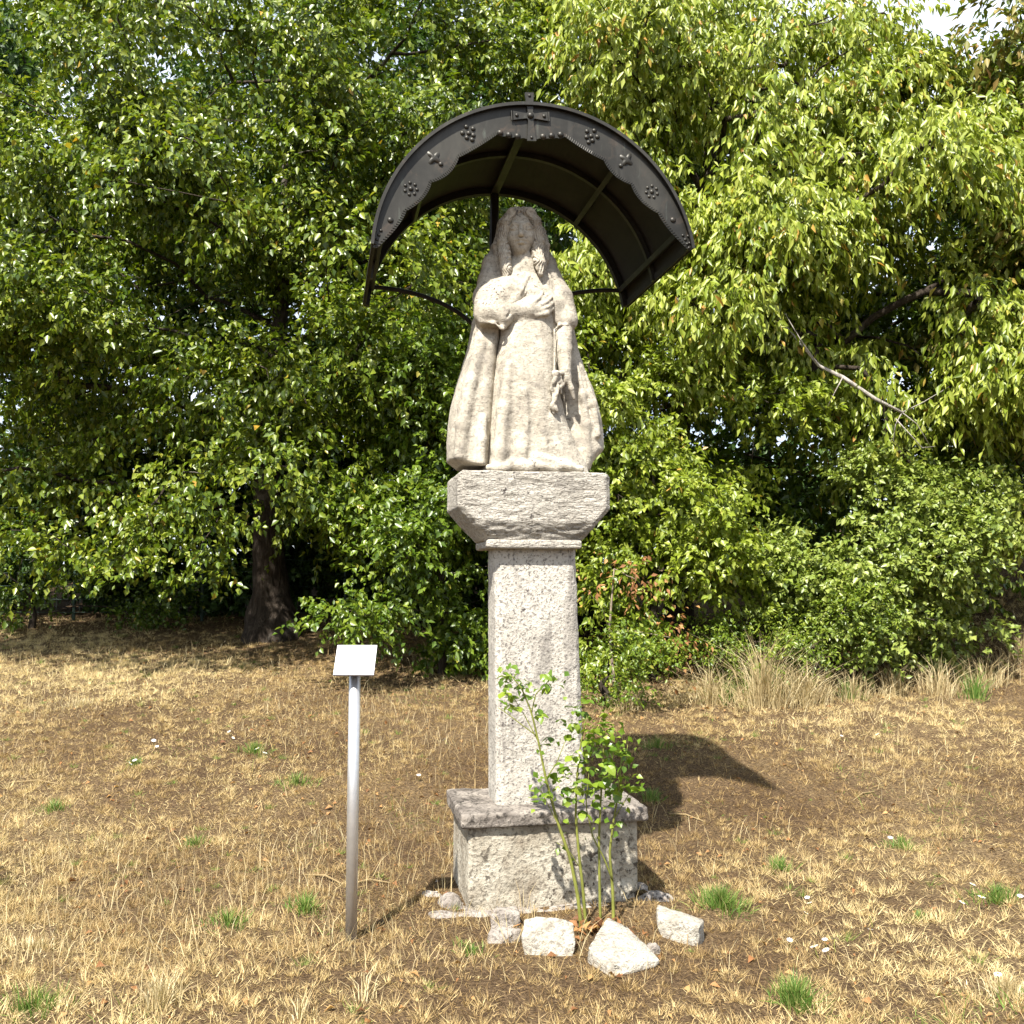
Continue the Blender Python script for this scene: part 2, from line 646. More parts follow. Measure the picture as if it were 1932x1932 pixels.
def bark_mat(name, a, b_, c_):
    m, t, b = new_mat(name)
    v = objvec(t, (6, 6, 1.6))
    n = noise_node(t, v, 3.0, 6, 0.7, 1.2)
    n2 = noise_node(t, objvec(t), 2.6, 4, 0.6)
    c = ramp(t, n, [(0.32, a), (0.52, b_), (0.72, c_)])
    c = mixc(t, ramp(t, n2, [(0.58, 0.0), (0.72, 0.55)]), c, (0.30, 0.28, 0.24))
    t.links.new(c, b.inputs["Base Color"])
    b.inputs["Roughness"].default_value = 0.95
    b.inputs["Specular IOR Level"].default_value = 0.1
    bump(t, b, n, 1.0, 0.03)
    return m


M_BARK = bark_mat("furrowed_bark", (0.022, 0.017, 0.013), (0.055, 0.043, 0.033), (0.11, 0.09, 0.07))
M_BARK_PALE = bark_mat("pale_dead_bark", (0.20, 0.18, 0.15), (0.34, 0.31, 0.27), (0.46, 0.43, 0.39))


def leaf_mat(name, stops, transl=0.30, rough=0.42, spec=0.5):
    m, t, b = new_mat(name)
    at = t.nodes.new("ShaderNodeAttribute")
    at.attribute_name = "tint"
    c = ramp(t, at.outputs["Fac"], stops)
    t.links.new(c, b.inputs["Base Color"])
    b.inputs["Roughness"].default_value = rough
    b.inputs["Specular IOR Level"].default_value = spec
    tr = t.nodes.new("ShaderNodeBsdfTranslucent")
    t.links.new(mixc(t, 1.0, c, (1.25, 1.3, 0.6), 'MULTIPLY'), tr.inputs["Color"])
    mx = t.nodes.new("ShaderNodeMixShader")
    mx.inputs[0].default_value = transl
    t.links.new(b.outputs[0], mx.inputs[1])
    t.links.new(tr.outputs[0], mx.inputs[2])
    t.links.new(mx.outputs[0], t.nodes["Material Output"].inputs["Surface"])
    return m


M_LEAF_DARK = leaf_mat("glossy_dark_green_leaf", [(0.0, (0.040, 0.074, 0.005)), (0.45, (0.105, 0.156, 0.009)), (0.88, (0.225, 0.262, 0.030)), (0.94, (0.27, 0.25, 0.03)), (1.0, (0.42, 0.25, 0.03))], 0.30, 0.36, 0.5)
M_LEAF_LIGHT = leaf_mat("yellowing_cherry_leaf", [(0.0, (0.085, 0.130, 0.008)), (0.45, (0.205, 0.262, 0.022)), (0.86, (0.350, 0.390, 0.070)), (0.94, (0.42, 0.32, 0.06)), (1.0, (0.48, 0.24, 0.06))], 0.36, 0.40, 0.5)
M_LEAF_SHRUB = leaf_mat("mid_green_shrub_leaf", [(0.0, (0.060, 0.110, 0.008)), (0.45, (0.130, 0.190, 0.016)), (0.90, (0.235, 0.275, 0.036)), (1.0, (0.34, 0.28, 0.05))], 0.32, 0.38, 0.5)
M_LEAF_BUSH = leaf_mat("pale_green_bush_leaf", [(0.0, (0.100, 0.150, 0.022)), (0.45, (0.190, 0.245, 0.042)), (0.92, (0.285, 0.320, 0.075)), (1.0, (0.34, 0.28, 0.06))], 0.28, 0.40, 0.5)
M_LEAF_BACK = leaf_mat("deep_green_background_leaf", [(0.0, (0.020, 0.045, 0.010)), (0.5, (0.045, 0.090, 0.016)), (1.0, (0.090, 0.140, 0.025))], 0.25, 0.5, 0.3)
M_LEAF_WALNUT = leaf_mat("browning_walnut_leaf", [(0.0, (0.070, 0.110, 0.016)), (0.6, (0.150, 0.175, 0.028)), (0.9, (0.26, 0.20, 0.05)), (1.0, (0.22, 0.11, 0.04))], 0.28, 0.5, 0.3)
M_LEAF_ROSE = leaf_mat("fresh_rose_leaf", [(0.0, (0.060, 0.120, 0.008)), (0.5, (0.120, 0.195, 0.014)), (1.0, (0.220, 0.285, 0.028))], 0.32, 0.36, 0.5)
M_DRY = leaf_mat("dry_straw_blade", [(0.0, (0.105, 0.060, 0.024)), (0.30, (0.250, 0.160, 0.066)), (0.60, (0.450, 0.325, 0.145)), (0.90, (0.660, 0.530, 0.275)), (0.93, (0.17, 0.22, 0.045)), (1.0, (0.12, 0.20, 0.03))], 0.15, 0.6, 0.25)
M_GREENGRASS = leaf_mat("green_grass_blade", [(0.0, (0.070, 0.140, 0.025)), (0.6, (0.130, 0.220, 0.040)), (1.0, (0.30, 0.30, 0.10))], 0.28, 0.5, 0.3)
M_STRAW = leaf_mat("bleached_straw", [(0.0, (0.30, 0.22, 0.11)), (0.6, (0.52, 0.42, 0.23)), (1.0, (0.68, 0.60, 0.40))], 0.2, 0.6, 0.25)
M_DEADLEAF = leaf_mat("dead_brown_leaf", [(0.0, (0.10, 0.045, 0.02)), (0.6, (0.28, 0.13, 0.05)), (1.0, (0.42, 0.25, 0.10))], 0.2, 0.6, 0.2)
M_PETAL = plain_mat("white_petal", (0.78, 0.77, 0.74), 0.6, 0, 0.05, 30)
M_DISK = plain_mat("yellow_flower_centre", (0.55, 0.36, 0.05), 0.7, 0, 0.1, 30)
M_STEM = plain_mat("olive_green_stem", (0.16, 0.17, 0.035), 0.5, 0, 0.35, 14)
M_TWIG = plain_mat("grey_brown_twig", (0.20, 0.155, 0.115), 0.9, 0, 0.35, 18)


def ground_mat():
    m, t, b = new_mat("dry_meadow_soil")
    v = objvec(t)
    big = noise_node(t, v, 0.55, 5, 0.6, 0.3)
    med = noise_node(t, v, 3.0, 6, 0.65)
    fine = noise_node(t, v, 60.0, 4, 0.7)
    c = ramp(t, big, [(0.32, (0.105, 0.068, 0.038)), (0.50, (0.175, 0.118, 0.064)), (0.66, (0.290, 0.208, 0.110))])
    c = mixc(t, ramp(t, med, [(0.45, 0.0), (0.70, 0.6)]), c, (0.22, 0.15, 0.085))
    c = mixc(t, ramp(t, fine, [(0.40, 0.85), (0.62, 0.0)]), c, (0.045, 0.028, 0.017))
    t.links.new(c, b.inputs["Base Color"])
    b.inputs["Roughness"].default_value = 1.0
    b.inputs["Specular IOR Level"].default_value = 0.05
    bump(t, b, mathn(t, 'ADD', fine, med), 1.0, 0.035)
    return m


M_GROUND = ground_mat()

# ------------------------------------------------------------------ the ground
def axis_pts(fine_lo, fine_hi, step, far_lo, far_hi):
    mid = list(np.arange(fine_lo, fine_hi + 1e-6, step))
    lo, hi = [], []
    s, p = step, fine_lo
    while p > far_lo:
        s *= 1.35
        p -= s
        lo.append(p)
    s, p = step, fine_hi
    while p < far_hi:
        s *= 1.35
        p += s
        hi.append(p)
    return np.array(lo[::-1] + mid + hi)


gx = axis_pts(-9.0, 9.0, 0.085, -600, 600)
gy = axis_pts(1.5, 16.0, 0.085, -600, 600)
GX, GY = np.meshgrid(gx, gy, indexing='xy')
GV = np.stack([GX, GY, ground_z(GX, GY)], -1).reshape(-1, 3)
nxg, nyg = len(gx), len(gy)
ii, jj = np.meshgrid(np.arange(nxg - 1), np.arange(nyg - 1), indexing='xy')
b0 = (jj * nxg + ii).ravel()
GF = np.stack([b0, b0 + 1, b0 + 1 + nxg, b0 + nxg], 1)
ground = add("ground", GV, GF, M_GROUND, smooth=True)
ground["kind"] = "structure"

# ------------------------------------------------------------------ the stone pillar
def stone_from_field(name, fld, mat, parent, root, amp, scale, seed, relax_it=1, extra=None, smooth=True):
    V, Fq = fld.mesh()
    V = relax(V, Fq, relax_it)
    N = vnormals(V, Fq)
    disp = amp * fbm(V, scale, 4, seed, 0.6)
    if extra is not None:
        disp = disp + extra(V, N)
    V = V + N * disp[:, None]
    return add(name, l2w(V), Fq, mat, parent, root, smooth)


def rbox(x0, x1, y0, y1, z0, z1, r):
    """rounded box distance"""
    c = ((x0 + x1) / 2, (y0 + y1) / 2, (z0 + z1) / 2)
    hx, hy, hz = (x1 - x0) / 2 - r, (y1 - y0) / 2 - r, (z1 - z0) / 2 - r

    def fn(X, Y, Z):
        qx, qy, qz = np.abs(X - c[0]) - hx, np.abs(Y - c[1]) - hy, np.abs(Z - c[2]) - hz
        return np.sqrt(np.maximum(qx, 0) ** 2 + np.maximum(qy, 0) ** 2 + np.maximum(qz, 0) ** 2) + np.minimum(np.maximum(qx, np.maximum(qy, qz)), 0) - r
    return fn


pillar_org = l2w([(0, 0, 0)])[0]
pillar = empty("stone_pillar", pillar_org, "tall pale stone pillar with flared capital carrying the carved statue", "pillar")

f = Field((-0.52, -0.40, -0.18), (0.54, 0.40, 0.48), 0.010)
f.put(rbox(-0.425, 0.435, -0.30, 0.28, -0.15, 0.425, 0.018), (-0.43, -0.3, -0.15), (0.44, 0.28, 0.43), 0.004)
for c, r in (((-0.43, -0.30, 0.02), 0.03), ((0.43, -0.3, 0.03), 0.035), ((0.1, -0.315, 0.05), 0.03), ((-0.2, -0.31, 0.1), 0.02), ((0.36, -0.31, 0.13), 0.022), ((0.28, -0.31, 0.09), 0.016), ((-0.11, -0.312, 0.09), 0.018)):
    f.ell(c, (r * 1.5, r, r), 0.02, True)
stone_from_field("plinth_block", f, M_BASE, pillar, pillar, 0.007, 9, 21)

f = Field((-0.56, -0.44, 0.36), (0.58, 0.44, 0.56), 0.007)
f.put(rbox(-0.465, 0.480, -0.338, 0.30, 0.412, 0.484, 0.014), (-0.48, -0.35, 0.4), (0.49, 0.33, 0.5), 0.004)
for _ in range(26):
    x = rnd.uniform(-0.48, 0.48)
    f.ell((x, -0.35 + rnd.uniform(-0.012, 0.0), rnd.uniform(0.43, 0.51)), (rnd.uniform(0.02, 0.06), rnd.uniform(0.008, 0.02), rnd.uniform(0.01, 0.02)), 0.02, True)
for _ in range(14):
    y = rnd.uniform(-0.34, 0.3)
    f.ell((-0.48 + rnd.uniform(-0.01, 0.0), y, rnd.uniform(0.44, 0.51)), (0.015, rnd.uniform(0.02, 0.06), 0.016), 0.02, True)
stone_from_field("plinth_slab", f, M_SLAB, pillar, pillar, 0.008, 14, 33)

# tapered shaft with chamfered corners
sx0, sx1 = -0.262, 0.205
tx0, tx1 = -0.268, 0.160
f = Field((-0.36, -0.22, 0.46), (0.26, 0.28, 1.84), 0.0085)


def shaft_fn(X, Y, Z):
    t = (Z - 0.5) / 1.3
    xl, xr = sx0 + (tx0 - sx0) * t, sx1 + (tx1 - sx1) * t
    yf, yb = -0.165 + 0.01 * t, 0.13 - 0.02 * t
    cx, cy, a, b = (xl + xr) / 2, (yf + yb) / 2, (xr - xl) / 2, (yb - yf) / 2
    qx, qy = np.abs(X - cx) - a, np.abs(Y - cy) - b
    d = np.maximum(qx, qy)
    d = np.maximum(d, (qx + qy + 0.028) * 0.7071)
    return np.maximum(d, np.maximum(0.47 - Z, Z - 1.80))


f.put(shaft_fn, (-0.32, -0.17, 0.47), (0.21, 0.23, 1.8), 0.004)
stone_from_field("shaft", f, M_SHAFT, pillar, pillar, 0.0035, 24, 41)

# capital: flat front with cut-off lower corners, resting on a collar
CAPX = -0.074
f = Field((-0.56, -0.32, 1.74), (0.37, 0.36, 2.24), 0.007)


def cap_fn(X, Y, Z):
    hw = 0.400
    d = np.abs(X - CAPX) - hw
    yf = -0.245
    d = np.maximum(d, np.maximum(yf - Y, Y - 0.21))
    d = np.maximum(d, np.maximum(1.815 - Z, Z - 2.172))
    # lower corners: a sloping cut down to the collar
    ax = np.abs(X - CAPX)
    d = np.maximum(d, (ax - 0.400) * 0.76 - (Z - 1.985) * 0.65)
    # front and back curve inwards below
    d = np.maximum(d, (-Y - 0.245) * 0.72 - (Z - 1.852 - 0.55 * ax * ax) * 0.69)
    d = np.maximum(d, (-Y - 0.205) * 0.90 - (Z - 1.826) * 0.43)
    d = np.maximum(d, (Y - 0.19) * 0.80 - (Z - 1.89) * 0.6)
    # the front corners are worked off as a bevel that follows the cut
    d = np.maximum(d, ((ax - 0.400) * 0.76 - (Z - 1.985) * 0.65) * 0.78 + (-Y - 0.245) * 0.62 + 0.018)
    # clipped upper corners
    d = np.maximum(d, (ax - 0.400) * 0.66 + (Z - 2.147) * 0.75)
    d = np.maximum(d, ((ax - 0.400) + (-Y - 0.245) + 0.03) * 0.7071)
    return d


f.put(cap_fn, (-0.52, -0.25, 1.8), (0.32, 0.26, 2.18), 0.006)
for _ in range(10):
    f.ell((rnd.uniform(-0.5, 0.3), -0.245, 2.18), (rnd.uniform(0.02, 0.05), 0.02, 0.008), 0.02, True)


def cap_tool(V, N):
    q = V * np.array([15.0, 15.0, 55.0])
    front = sstep(0.5, 0.9, -N[:, 1])
    return 0.0045 * front * noise3(q, 1.0, 77) + 0.002 * front * noise3(q * 2.1, 1.0, 78)


stone_from_field("capital", f, M_CAPITAL, pillar, pillar, 0.004, 16, 51, extra=cap_tool)
f = Field((-0.44, -0.3, 1.72), (0.26, 0.34, 1.86), 0.006)
f.put(rbox(-0.322, 0.178, -0.214, 0.175, 1.774, 1.822, 0.014), (-0.36, -0.22, 1.77), (0.19, 0.26, 1.83), 0.004)
cap_part = pillar.children[-1]
stone_from_field("collar", f, M_CAPITAL, pillar, pillar, 0.003, 18, 57)

# rough mortar footing round the plinth
f = Field((-0.72, -0.55, -0.18), (0.72, 0.5, 0.12), 0.009)
f.put(rbox(-0.54, 0.53, -0.37, 0.36, -0.14, 0.020, 0.02), (-0.55, -0.38, -0.14), (0.55, 0.37, 0.03), 0.006)
for c, r in (((-0.56, -0.34, 0.0), (0.09, 0.07, 0.035)), ((-0.50, -0.20, 0.02), (0.06, 0.09, 0.05)), ((-0.56, -0.05, 0.02), (0.07, 0.06, 0.045)), ((0.52, -0.30, 0.01), (0.10, 0.06, 0.05)), ((0.47, -0.22, 0.03), (0.05, 0.06, 0.05))):
    f.ell(c, r, 0.012)
for _ in range(24):
    a = rnd.uniform(0, 6.28)
    f.ell((0.55 * math.cos(a), -0.02 + 0.38 * math.sin(a), 0.03), (rnd.uniform(0.03, 0.08), rnd.uniform(0.03, 0.06), 0.03), 0.015, True)
stone_from_field("footing", f, M_ROCK_GREY, pillar, pillar, 0.014, 14, 63)

# ------------------------------------------------------------------ the statue
statue_org = l2w([(-0.1, 0, 2.17)])[0]
statue = empty("statue", statue_org, "weathered cream stone statue of a robed figure with long wavy hair under the canopy", "statue")

# head frame
HC = S(984, 431, -0.175) + np.array([0.02, 0.115, 0.0])
FW = np.array([-0.20, -0.98, 0.0])
RT = np.array([0.98, -0.20, 0.0])
UP = np.array([0.0, 0.0, 1.0])


def hp(a, b, c):
    return HC + RT * a + UP * b + FW * c


MH = [RT, -FW, UP]

fg = Field((-0.42, -0.36, 2.13), (0.33, 0.22, 3.66), 0.0047)
# gown
gown = []
for py, pl, pr, yf, yb in ((890, 914, 1116, -0.205, 0.10), (868, 917, 1108, -0.205, 0.10), (840, 921, 1092, -0.20, 0.10), (790, 926, 1072, -0.20, 0.10), (740, 930, 1060, -0.20, 0.10), (690, 936, 1054, -0.20, 0.10), (650, 942, 1050, -0.195, 0.10), (615, 949, 1046, -0.18, 0.10), (600, 951, 1044, -0.17, 0.10)):
    a, b = S(pl, py, -0.12), S(pr, py, -0.12)
    gown.append((a[2], a[0], b[0], yf, yb))
fg.loft(gown, 2.7, 0.02)
# torso and shoulders
tors = []
for py, pl, pr, yf, yb in ((625, 945, 1052, -0.165, 0.10), (590, 935, 1058, -0.165, 0.10), (550, 925, 1058, -0.165, 0.10), (525, 925, 1053, -0.15, 0.10), (505, 930, 1046, -0.125, 0.09), (490, 944, 1034, -0.10, 0.07), (478, 958, 1018, -0.06, 0.05)):
    a, b = S(pl, py, -0.08), S(pr, py, -0.08)
    tors.append((a[2], a[0], b[0], yf, yb))
fg.loft(tors, 2.3, 0.03)
# neck and head
fg.cap(hp(0, -0.20, -0.02), hp(0, -0.06, -0.01), 0.060, 0.055, 0.025)
fg.ell(hp(0, 0.018, -0.005), (0.080, 0.098, 0.118), 0.01, M=MH)
fg.ell(hp(0, -0.042, 0.020), (0.067, 0.088, 0.082), 0.03, M=MH)
fg.ell(hp(0, -0.094, 0.062), (0.026, 0.024, 0.022), 0.025, M=MH)
for s in (-1, 1):
    fg.ell(hp(0.040 * s, -0.030, 0.062), (0.028, 0.024, 0.030), 0.03, M=MH)
    fg.ell(hp(0.036 * s, 0.008, 0.110), (0.027, 0.021, 0.021), 0.010, True, M=MH)
    fg.ell(hp(0.036 * s, 0.007, 0.084), (0.021, 0.016, 0.0125), 0.003, M=MH)
    fg.chain([hp(0.018 * s, 0.000, 0.094), hp(0.036 * s, -0.003, 0.101), hp(0.054 * s, 0.002, 0.086)], 0.0028, 0.003, True)
    fg.chain([hp(0.016 * s, 0.010, 0.092), hp(0.035 * s, 0.019, 0.096), hp(0.056 * s, 0.008, 0.078)], 0.0045, 0.004)
    fg.chain([hp(0.014 * s, 0.030, 0.098), hp(0.038 * s, 0.036, 0.093), hp(0.062 * s, 0.024, 0.070)], [0.008, 0.008, 0.006], 0.012)
    fg.ell(hp(0.014 * s, -0.032, 0.101), (0.010, 0.010, 0.010), 0.006, M=MH)
    fg.ell(hp(0.028 * s, -0.064, 0.094), (0.007, 0.006, 0.006), 0.006, True, M=MH)
fg.chain([hp(0, 0.026, 0.096), hp(0, -0.006, 0.111), hp(0, -0.030, 0.122)], [0.010, 0.012, 0.0165], 0.006)
fg.ell(hp(0, -0.045, 0.104), (0.009, 0.008, 0.006), 0.006, True, M=MH)
fg.chain([hp(-0.024, -0.059, 0.090), hp(-0.008, -0.054, 0.103), hp(0.008, -0.054, 0.103), hp(0.024, -0.059, 0.090)], [0.005, 0.009, 0.009, 0.005], 0.004)
fg.chain([hp(-0.020, -0.067, 0.090), hp(0, -0.071, 0.102), hp(0.020, -0.067, 0.090)], [0.006, 0.0105, 0.006], 0.004)
fg.chain([hp(-0.024, -0.062, 0.099), hp(0, -0.0625, 0.113), hp(0.024, -0.062, 0.099)], 0.0045, 0.003, True)
fg.ell(hp(0, -0.083, 0.098), (0.020, 0.007, 0.006), 0.01, True, M=MH)
# neckline lobe and knotted kerchief on the chest
fg.ell(S(995, 500, -0.105), (0.056, 0.036, 0.070), 0.014)
fg.ell(S(976, 508, -0.105), (0.030, 0.030, 0.036), 0.018)
fg.chain([S(968, 518, -0.145), S(978, 528, -0.160), S(994, 535, -0.165), S(1009, 528, -0.162), S(1018, 512, -0.145)], 0.006, 0.005, True)
fg.chain([S(990, 500, -0.170), S(996, 516, -0.172)], [0.003, 0.004], 0.008, True)
# skirt ridges and hollows
for pts, r in (
        ([(960, 690), (951, 770), (944, 850), (938, 885)], [0.018, 0.030, 0.036, 0.040]),
        ([(978, 680), (987, 740), (992, 800), (986, 850), (980, 884)], [0.014, 0.028, 0.034, 0.034, 0.036]),
        ([(1012, 700), (1018, 770), (1028, 840), (1046, 884)], [0.014, 0.028, 0.034, 0.036]),
        ([(1038, 790), (1050, 845), (1076, 882)], [0.016, 0.024, 0.028])):
    fg.chain([S(a, b, -0.178) for a, b in pts], r, 0.028)
for pts, r in (
        ([(969, 715), (968, 770), (962, 830), (960, 876)], [0.004, 0.013, 0.016, 0.014]),
        ([(996, 690), (1003, 750), (1007, 800), (1004, 850), (997, 878)], [0.005, 0.014, 0.019, 0.018, 0.012]),
        ([(1030, 780), (1040, 835), (1058, 876)], [0.004, 0.014, 0.015]),
        ([(938, 790), (930, 845), (927, 880)], [0.004, 0.010, 0.010]),
        ([(985, 625), (978, 670), (976, 710)], [0.002, 0.006, 0.003]),
        ([(1015, 630), (1020, 680), (1018, 720)], [0.002, 0.006, 0.003])):
    fg.chain([S(a, b, -0.222) for a, b in pts], r, 0.014, True)
# hem folds lying on the block
for a, b, c, d in ((922, 882, 955, 884), (955, 880, 1000, 884), (1005, 876, 1050, 884), (1050, 880, 1096, 885), (965, 874, 1020, 880), (1015, 862, 1075, 880)):
    fg.cap(S(a, b, -0.205), S(c, d, -0.212), 0.016, 0.019, 0.022)
# belt line under the folded arm
fg.chain([S(955, 612, -0.20), S(995, 607, -0.215), S(1040, 606, -0.205)], 0.008, 0.01, True)
# folded arm, bent across the body
el = S(925, 594, -0.105)
wr = S(1004, 590, -0.175)
fg.cap(S(927, 535, -0.050), el, 0.056, 0.066, 0.03)
fg.chain([el, S(962, 589, -0.135), S(1000, 585, -0.145), S(1016, 582, -0.145)], [0.062, 0.060, 0.054, 0.050], 0.02)
fg.ell(S(1022, 580, -0.155), (0.050, 0.038, 0.052), 0.015)
for bx, by, mx, my, tx, ty, yy in ((1012, 570, 1026, 564, 1034, 556, -0.168), (1014, 577, 1030, 571, 1040, 561, -0.178), (1014, 586, 1033, 581, 1043, 571, -0.180), (1012, 595, 1032, 591, 1043, 582, -0.178)):
    fg.chain([S(bx, by, yy), S(mx, my, yy - 0.006), S(tx, ty, yy + 0.016)], [0.013, 0.013, 0.010], 0.009)
for bx, by, mx, my, yy in ((1016, 574, 1038, 560, -0.199), (1017, 582, 1041, 568, -0.202), (1017, 591, 1042, 578, -0.202)):
    fg.chain([S(bx, by, yy), S(mx, my, yy + 0.010)], 0.003, 0.005, True)
fg.chain([S(1002, 574, -0.192), S(1016, 563, -0.186), S(1024, 552, -0.166)], [0.014, 0.0125, 0.009], 0.005)
# hanging arm
fg.cap(S(1038, 530, -0.03), S(1062, 600, -0.075), 0.055, 0.062, 0.03)
fg.chain([S(1063, 612, -0.10), S(1064, 660, -0.135), S(1066, 698, -0.155)], [0.048, 0.044, 0.033], 0.012)
fg.ell(S(1067, 712, -0.160), (0.032, 0.026, 0.040), 0.012)
for bx, by, mx, my, tx, ty, yy in ((1056, 712, 1049, 716, 1050, 726, -0.185), (1058, 719, 1050, 724, 1052, 734, -0.185), (1062, 725, 1056, 732, 1058, 741, -0.182)):
    fg.chain([S(bx, by, yy), S(mx, my, yy - 0.006), S(tx, ty, yy + 0.004)], [0.012, 0.011, 0.009], 0.004)
fg.chain([S(1072, 718, -0.165), S(1078, 733, -0.165), S(1083, 752, -0.155)], [0.015, 0.014, 0.009], 0.006)
fg.chain([S(1060, 704, -0.185), S(1052, 704, -0.195), S(1049, 711, -0.198)], [0.013, 0.012, 0.009], 0.004)
fg.put(lambda X, Y, Z: Z - 2.168, (-1, -1, 2.0), (1, 1, 2.168), 0.004, cut=True)
V, Fq = fg.mesh()
V = relax(V, Fq, 1, 0.4)
N = vnormals(V, Fq)
low = sstep(3.0, 2.75, V[:, 2])
q = V * np.array([26.0, 16.0, 120.0])
V = V + N * (0.0022 * fbm(V, 28, 3, 5) + low * 0.0010 * noise3(q, 1.0, 9) * sstep(-0.1, 0.4, noise3(V, 9, 71)))[:, None]
add("figure", l2w(V), Fq, M_STATUE, statue, statue, True)

# cloak
fc = Field((-0.60, -0.34, 2.14), (0.44, 0.32, 3.62), 0.0064)
left_l = ((880, 868, 925), (866, 848, 928), (830, 848, 930), (790, 851, 934), (760, 855, 936), (730, 863, 938), (700, 872, 940), (670, 882, 942), (640, 890, 946), (612, 895, 950), (595, 898, 960))
rows = []
for i, (py, pl, pr) in enumerate(left_l):
    t = i / (len(left_l) - 1)
    yf = -0.165 + 0.05 * t
    a, b = S(pl, py, -0.06), S(pr, py, -0.12)
    rows.append((a[2], a[0], b[0], yf, 0.20 - 0.06 * t))
fc.loft(rows, 3.0, 0.02)
right_r = ((886, 1062, 1112), (868, 1060, 1118), (845, 1058, 1139), (830, 1056, 1141), (790, 1055, 1137), (760, 1055, 1131), (730, 1054, 1122), (700, 1053, 1110), (670, 1052, 1099), (650, 1052, 1093), (620, 1050, 1087), (595, 1048, 1080))
rows = []
for i, (py, pl, pr) in enumerate(right_r):
    t = i / (len(right_r) - 1)
    a, b = S(pl, py, -0.06), S(pr, py, 0.0)
    rows.append((a[2], a[0], b[0], -0.115 + 0.10 * t, 0.20 - 0.06 * t))
fc.loft(rows, 2.6, 0.03)
# back and shoulders
back = []
for py, pl, pr, yf, yb in ((884, 880, 1110, 0.0, 0.19), (800, 870, 1110, -0.02, 0.20), (700, 885, 1100, -0.02, 0.20), (620, 900, 1083, -0.05, 0.18), (575, 901, 1072, -0.105, 0.17), (540, 902, 1061, -0.11, 0.16), (515, 908, 1053, -0.085, 0.15), (495, 917, 1045, -0.05, 0.14), (478, 928, 1037, 0.02, 0.13), (455, 934, 1030, 0.04, 0.12), (430, 940, 1022, 0.05, 0.11), (410, 942, 1020, 0.03, 0.10), (395, 956, 1008, 0.03, 0.08)):
    a, b = S(pl, py, 0.0), S(pr, py, 0.0)
    back.append((a[2], a[0], b[0], yf, yb))
fc.loft(back, 2.3, 0.025)
# sleeve drape of the bent arm, with its free lower edge
fc.chain([S(922, 528, -0.06), S(918, 562, -0.10), S(920, 592, -0.125)], [0.050, 0.068, 0.072], 0.025)
fc.chain([S(937, 468, 0.05), S(928, 497, 0.0), S(922, 532, -0.05)], [0.026, 0.044, 0.056], 0.03)
fc.chain([S(1026, 468, 0.05), S(1034, 497, 0.0), S(1042, 532, -0.05)], [0.024, 0.038, 0.050], 0.03)
fc.chain([S(920, 594, -0.115), S(940, 597, -0.140), S(951, 596, -0.150)], [0.068, 0.062, 0.056], 0.02)
fc.chain([S(996, 522, -0.135), S(984, 550, -0.150), S(965, 575, -0.152), S(950, 598, -0.165), S(948, 614, -0.165)], [0.018, 0.028, 0.034, 0.034, 0.026], 0.02)
fc.chain([S(960, 540, -0.12), S(940, 560, -0.13), S(930, 585, -0.14)], [0.05, 0.06, 0.06], 0.03)
fc.chain([S(908, 606, -0.155), S(930, 612, -0.185), S(948, 620, -0.195)], [0.013, 0.013, 0.011], 0.014)
fc.ell(S(928, 622, -0.145), (0.055, 0.05, 0.03), 0.02, True)
fc.ell(S(952, 556, -0.085), (0.105, 0.085, 0.095), 0.03)
fc.ell(S(972, 545, -0.095), (0.06, 0.068, 0.06), 0.03)
# edge seam from the throat to the wrist
fc.chain([S(999, 527, -0.160), S(988, 553, -0.178), S(968, 582, -0.192), S(956, 598, -0.203)], [0.007, 0.007, 0.007, 0.005], 0.006, True)
# sleeve of the hanging arm, ending in an arched cuff
fc.chain([S(1040, 522, -0.04), S(1058, 562, -0.075), S(1069, 604, -0.095)], [0.052, 0.062, 0.062], 0.02)
fc.chain([S(1028, 545, -0.13), S(1046, 575, -0.125), S(1052, 604, -0.125)], [0.028, 0.036, 0.028], 0.025)
fc.chain([S(1047, 622, -0.135), S(1056, 613, -0.150), S(1070, 614, -0.148), S(1080, 624, -0.125)], 0.006, 0.014)
# deep hollow beside the gown, and drapery folds
fc.chain([S(947, 640, -0.17), S(938, 690, -0.20), S(931, 740, -0.20), S(926, 790, -0.19)], [0.014, 0.024, 0.024, 0.008], 0.03, True)
fc.chain([S(920, 660, -0.155), S(908, 720, -0.175), S(898, 780, -0.185)], [0.008, 0.024, 0.010], 0.03, True)
fc.chain([S(893, 800, -0.185), S(890, 840, -0.185), S(889, 878, -0.185)], [0.004, 0.008, 0.008], 0.014, True)
fc.chain([S(907, 640, -0.10), S(888, 720, -0.13), S(872, 800, -0.15), S(866, 860, -0.15)], [0.015, 0.022, 0.026, 0.026], 0.03)
fc.chain([S(912, 790, -0.15), S(910, 830, -0.16), S(907, 872, -0.16)], [0.015, 0.022, 0.022], 0.02)
for pts, r in (
        ([(1096, 700), (1108, 755), (1115, 810), (1117, 850)], [0.003, 0.012, 0.013, 0.006]),
        ([(1080, 760), (1088, 820), (1092, 872)], [0.006, 0.018, 0.018])):
    fc.chain([S(a, b, -0.150) for a, b in pts], r, 0.025, True)
for pts, r in (
        ([(1090, 690), (1100, 745), (1106, 800), (1104, 870)], [0.006, 0.014, 0.018, 0.020]),
        ([(1104, 700), (1120, 760), (1128, 820)], [0.006, 0.014, 0.016])):
    fc.chain([S(a, b, -0.088) for a, b in pts], r, 0.03)
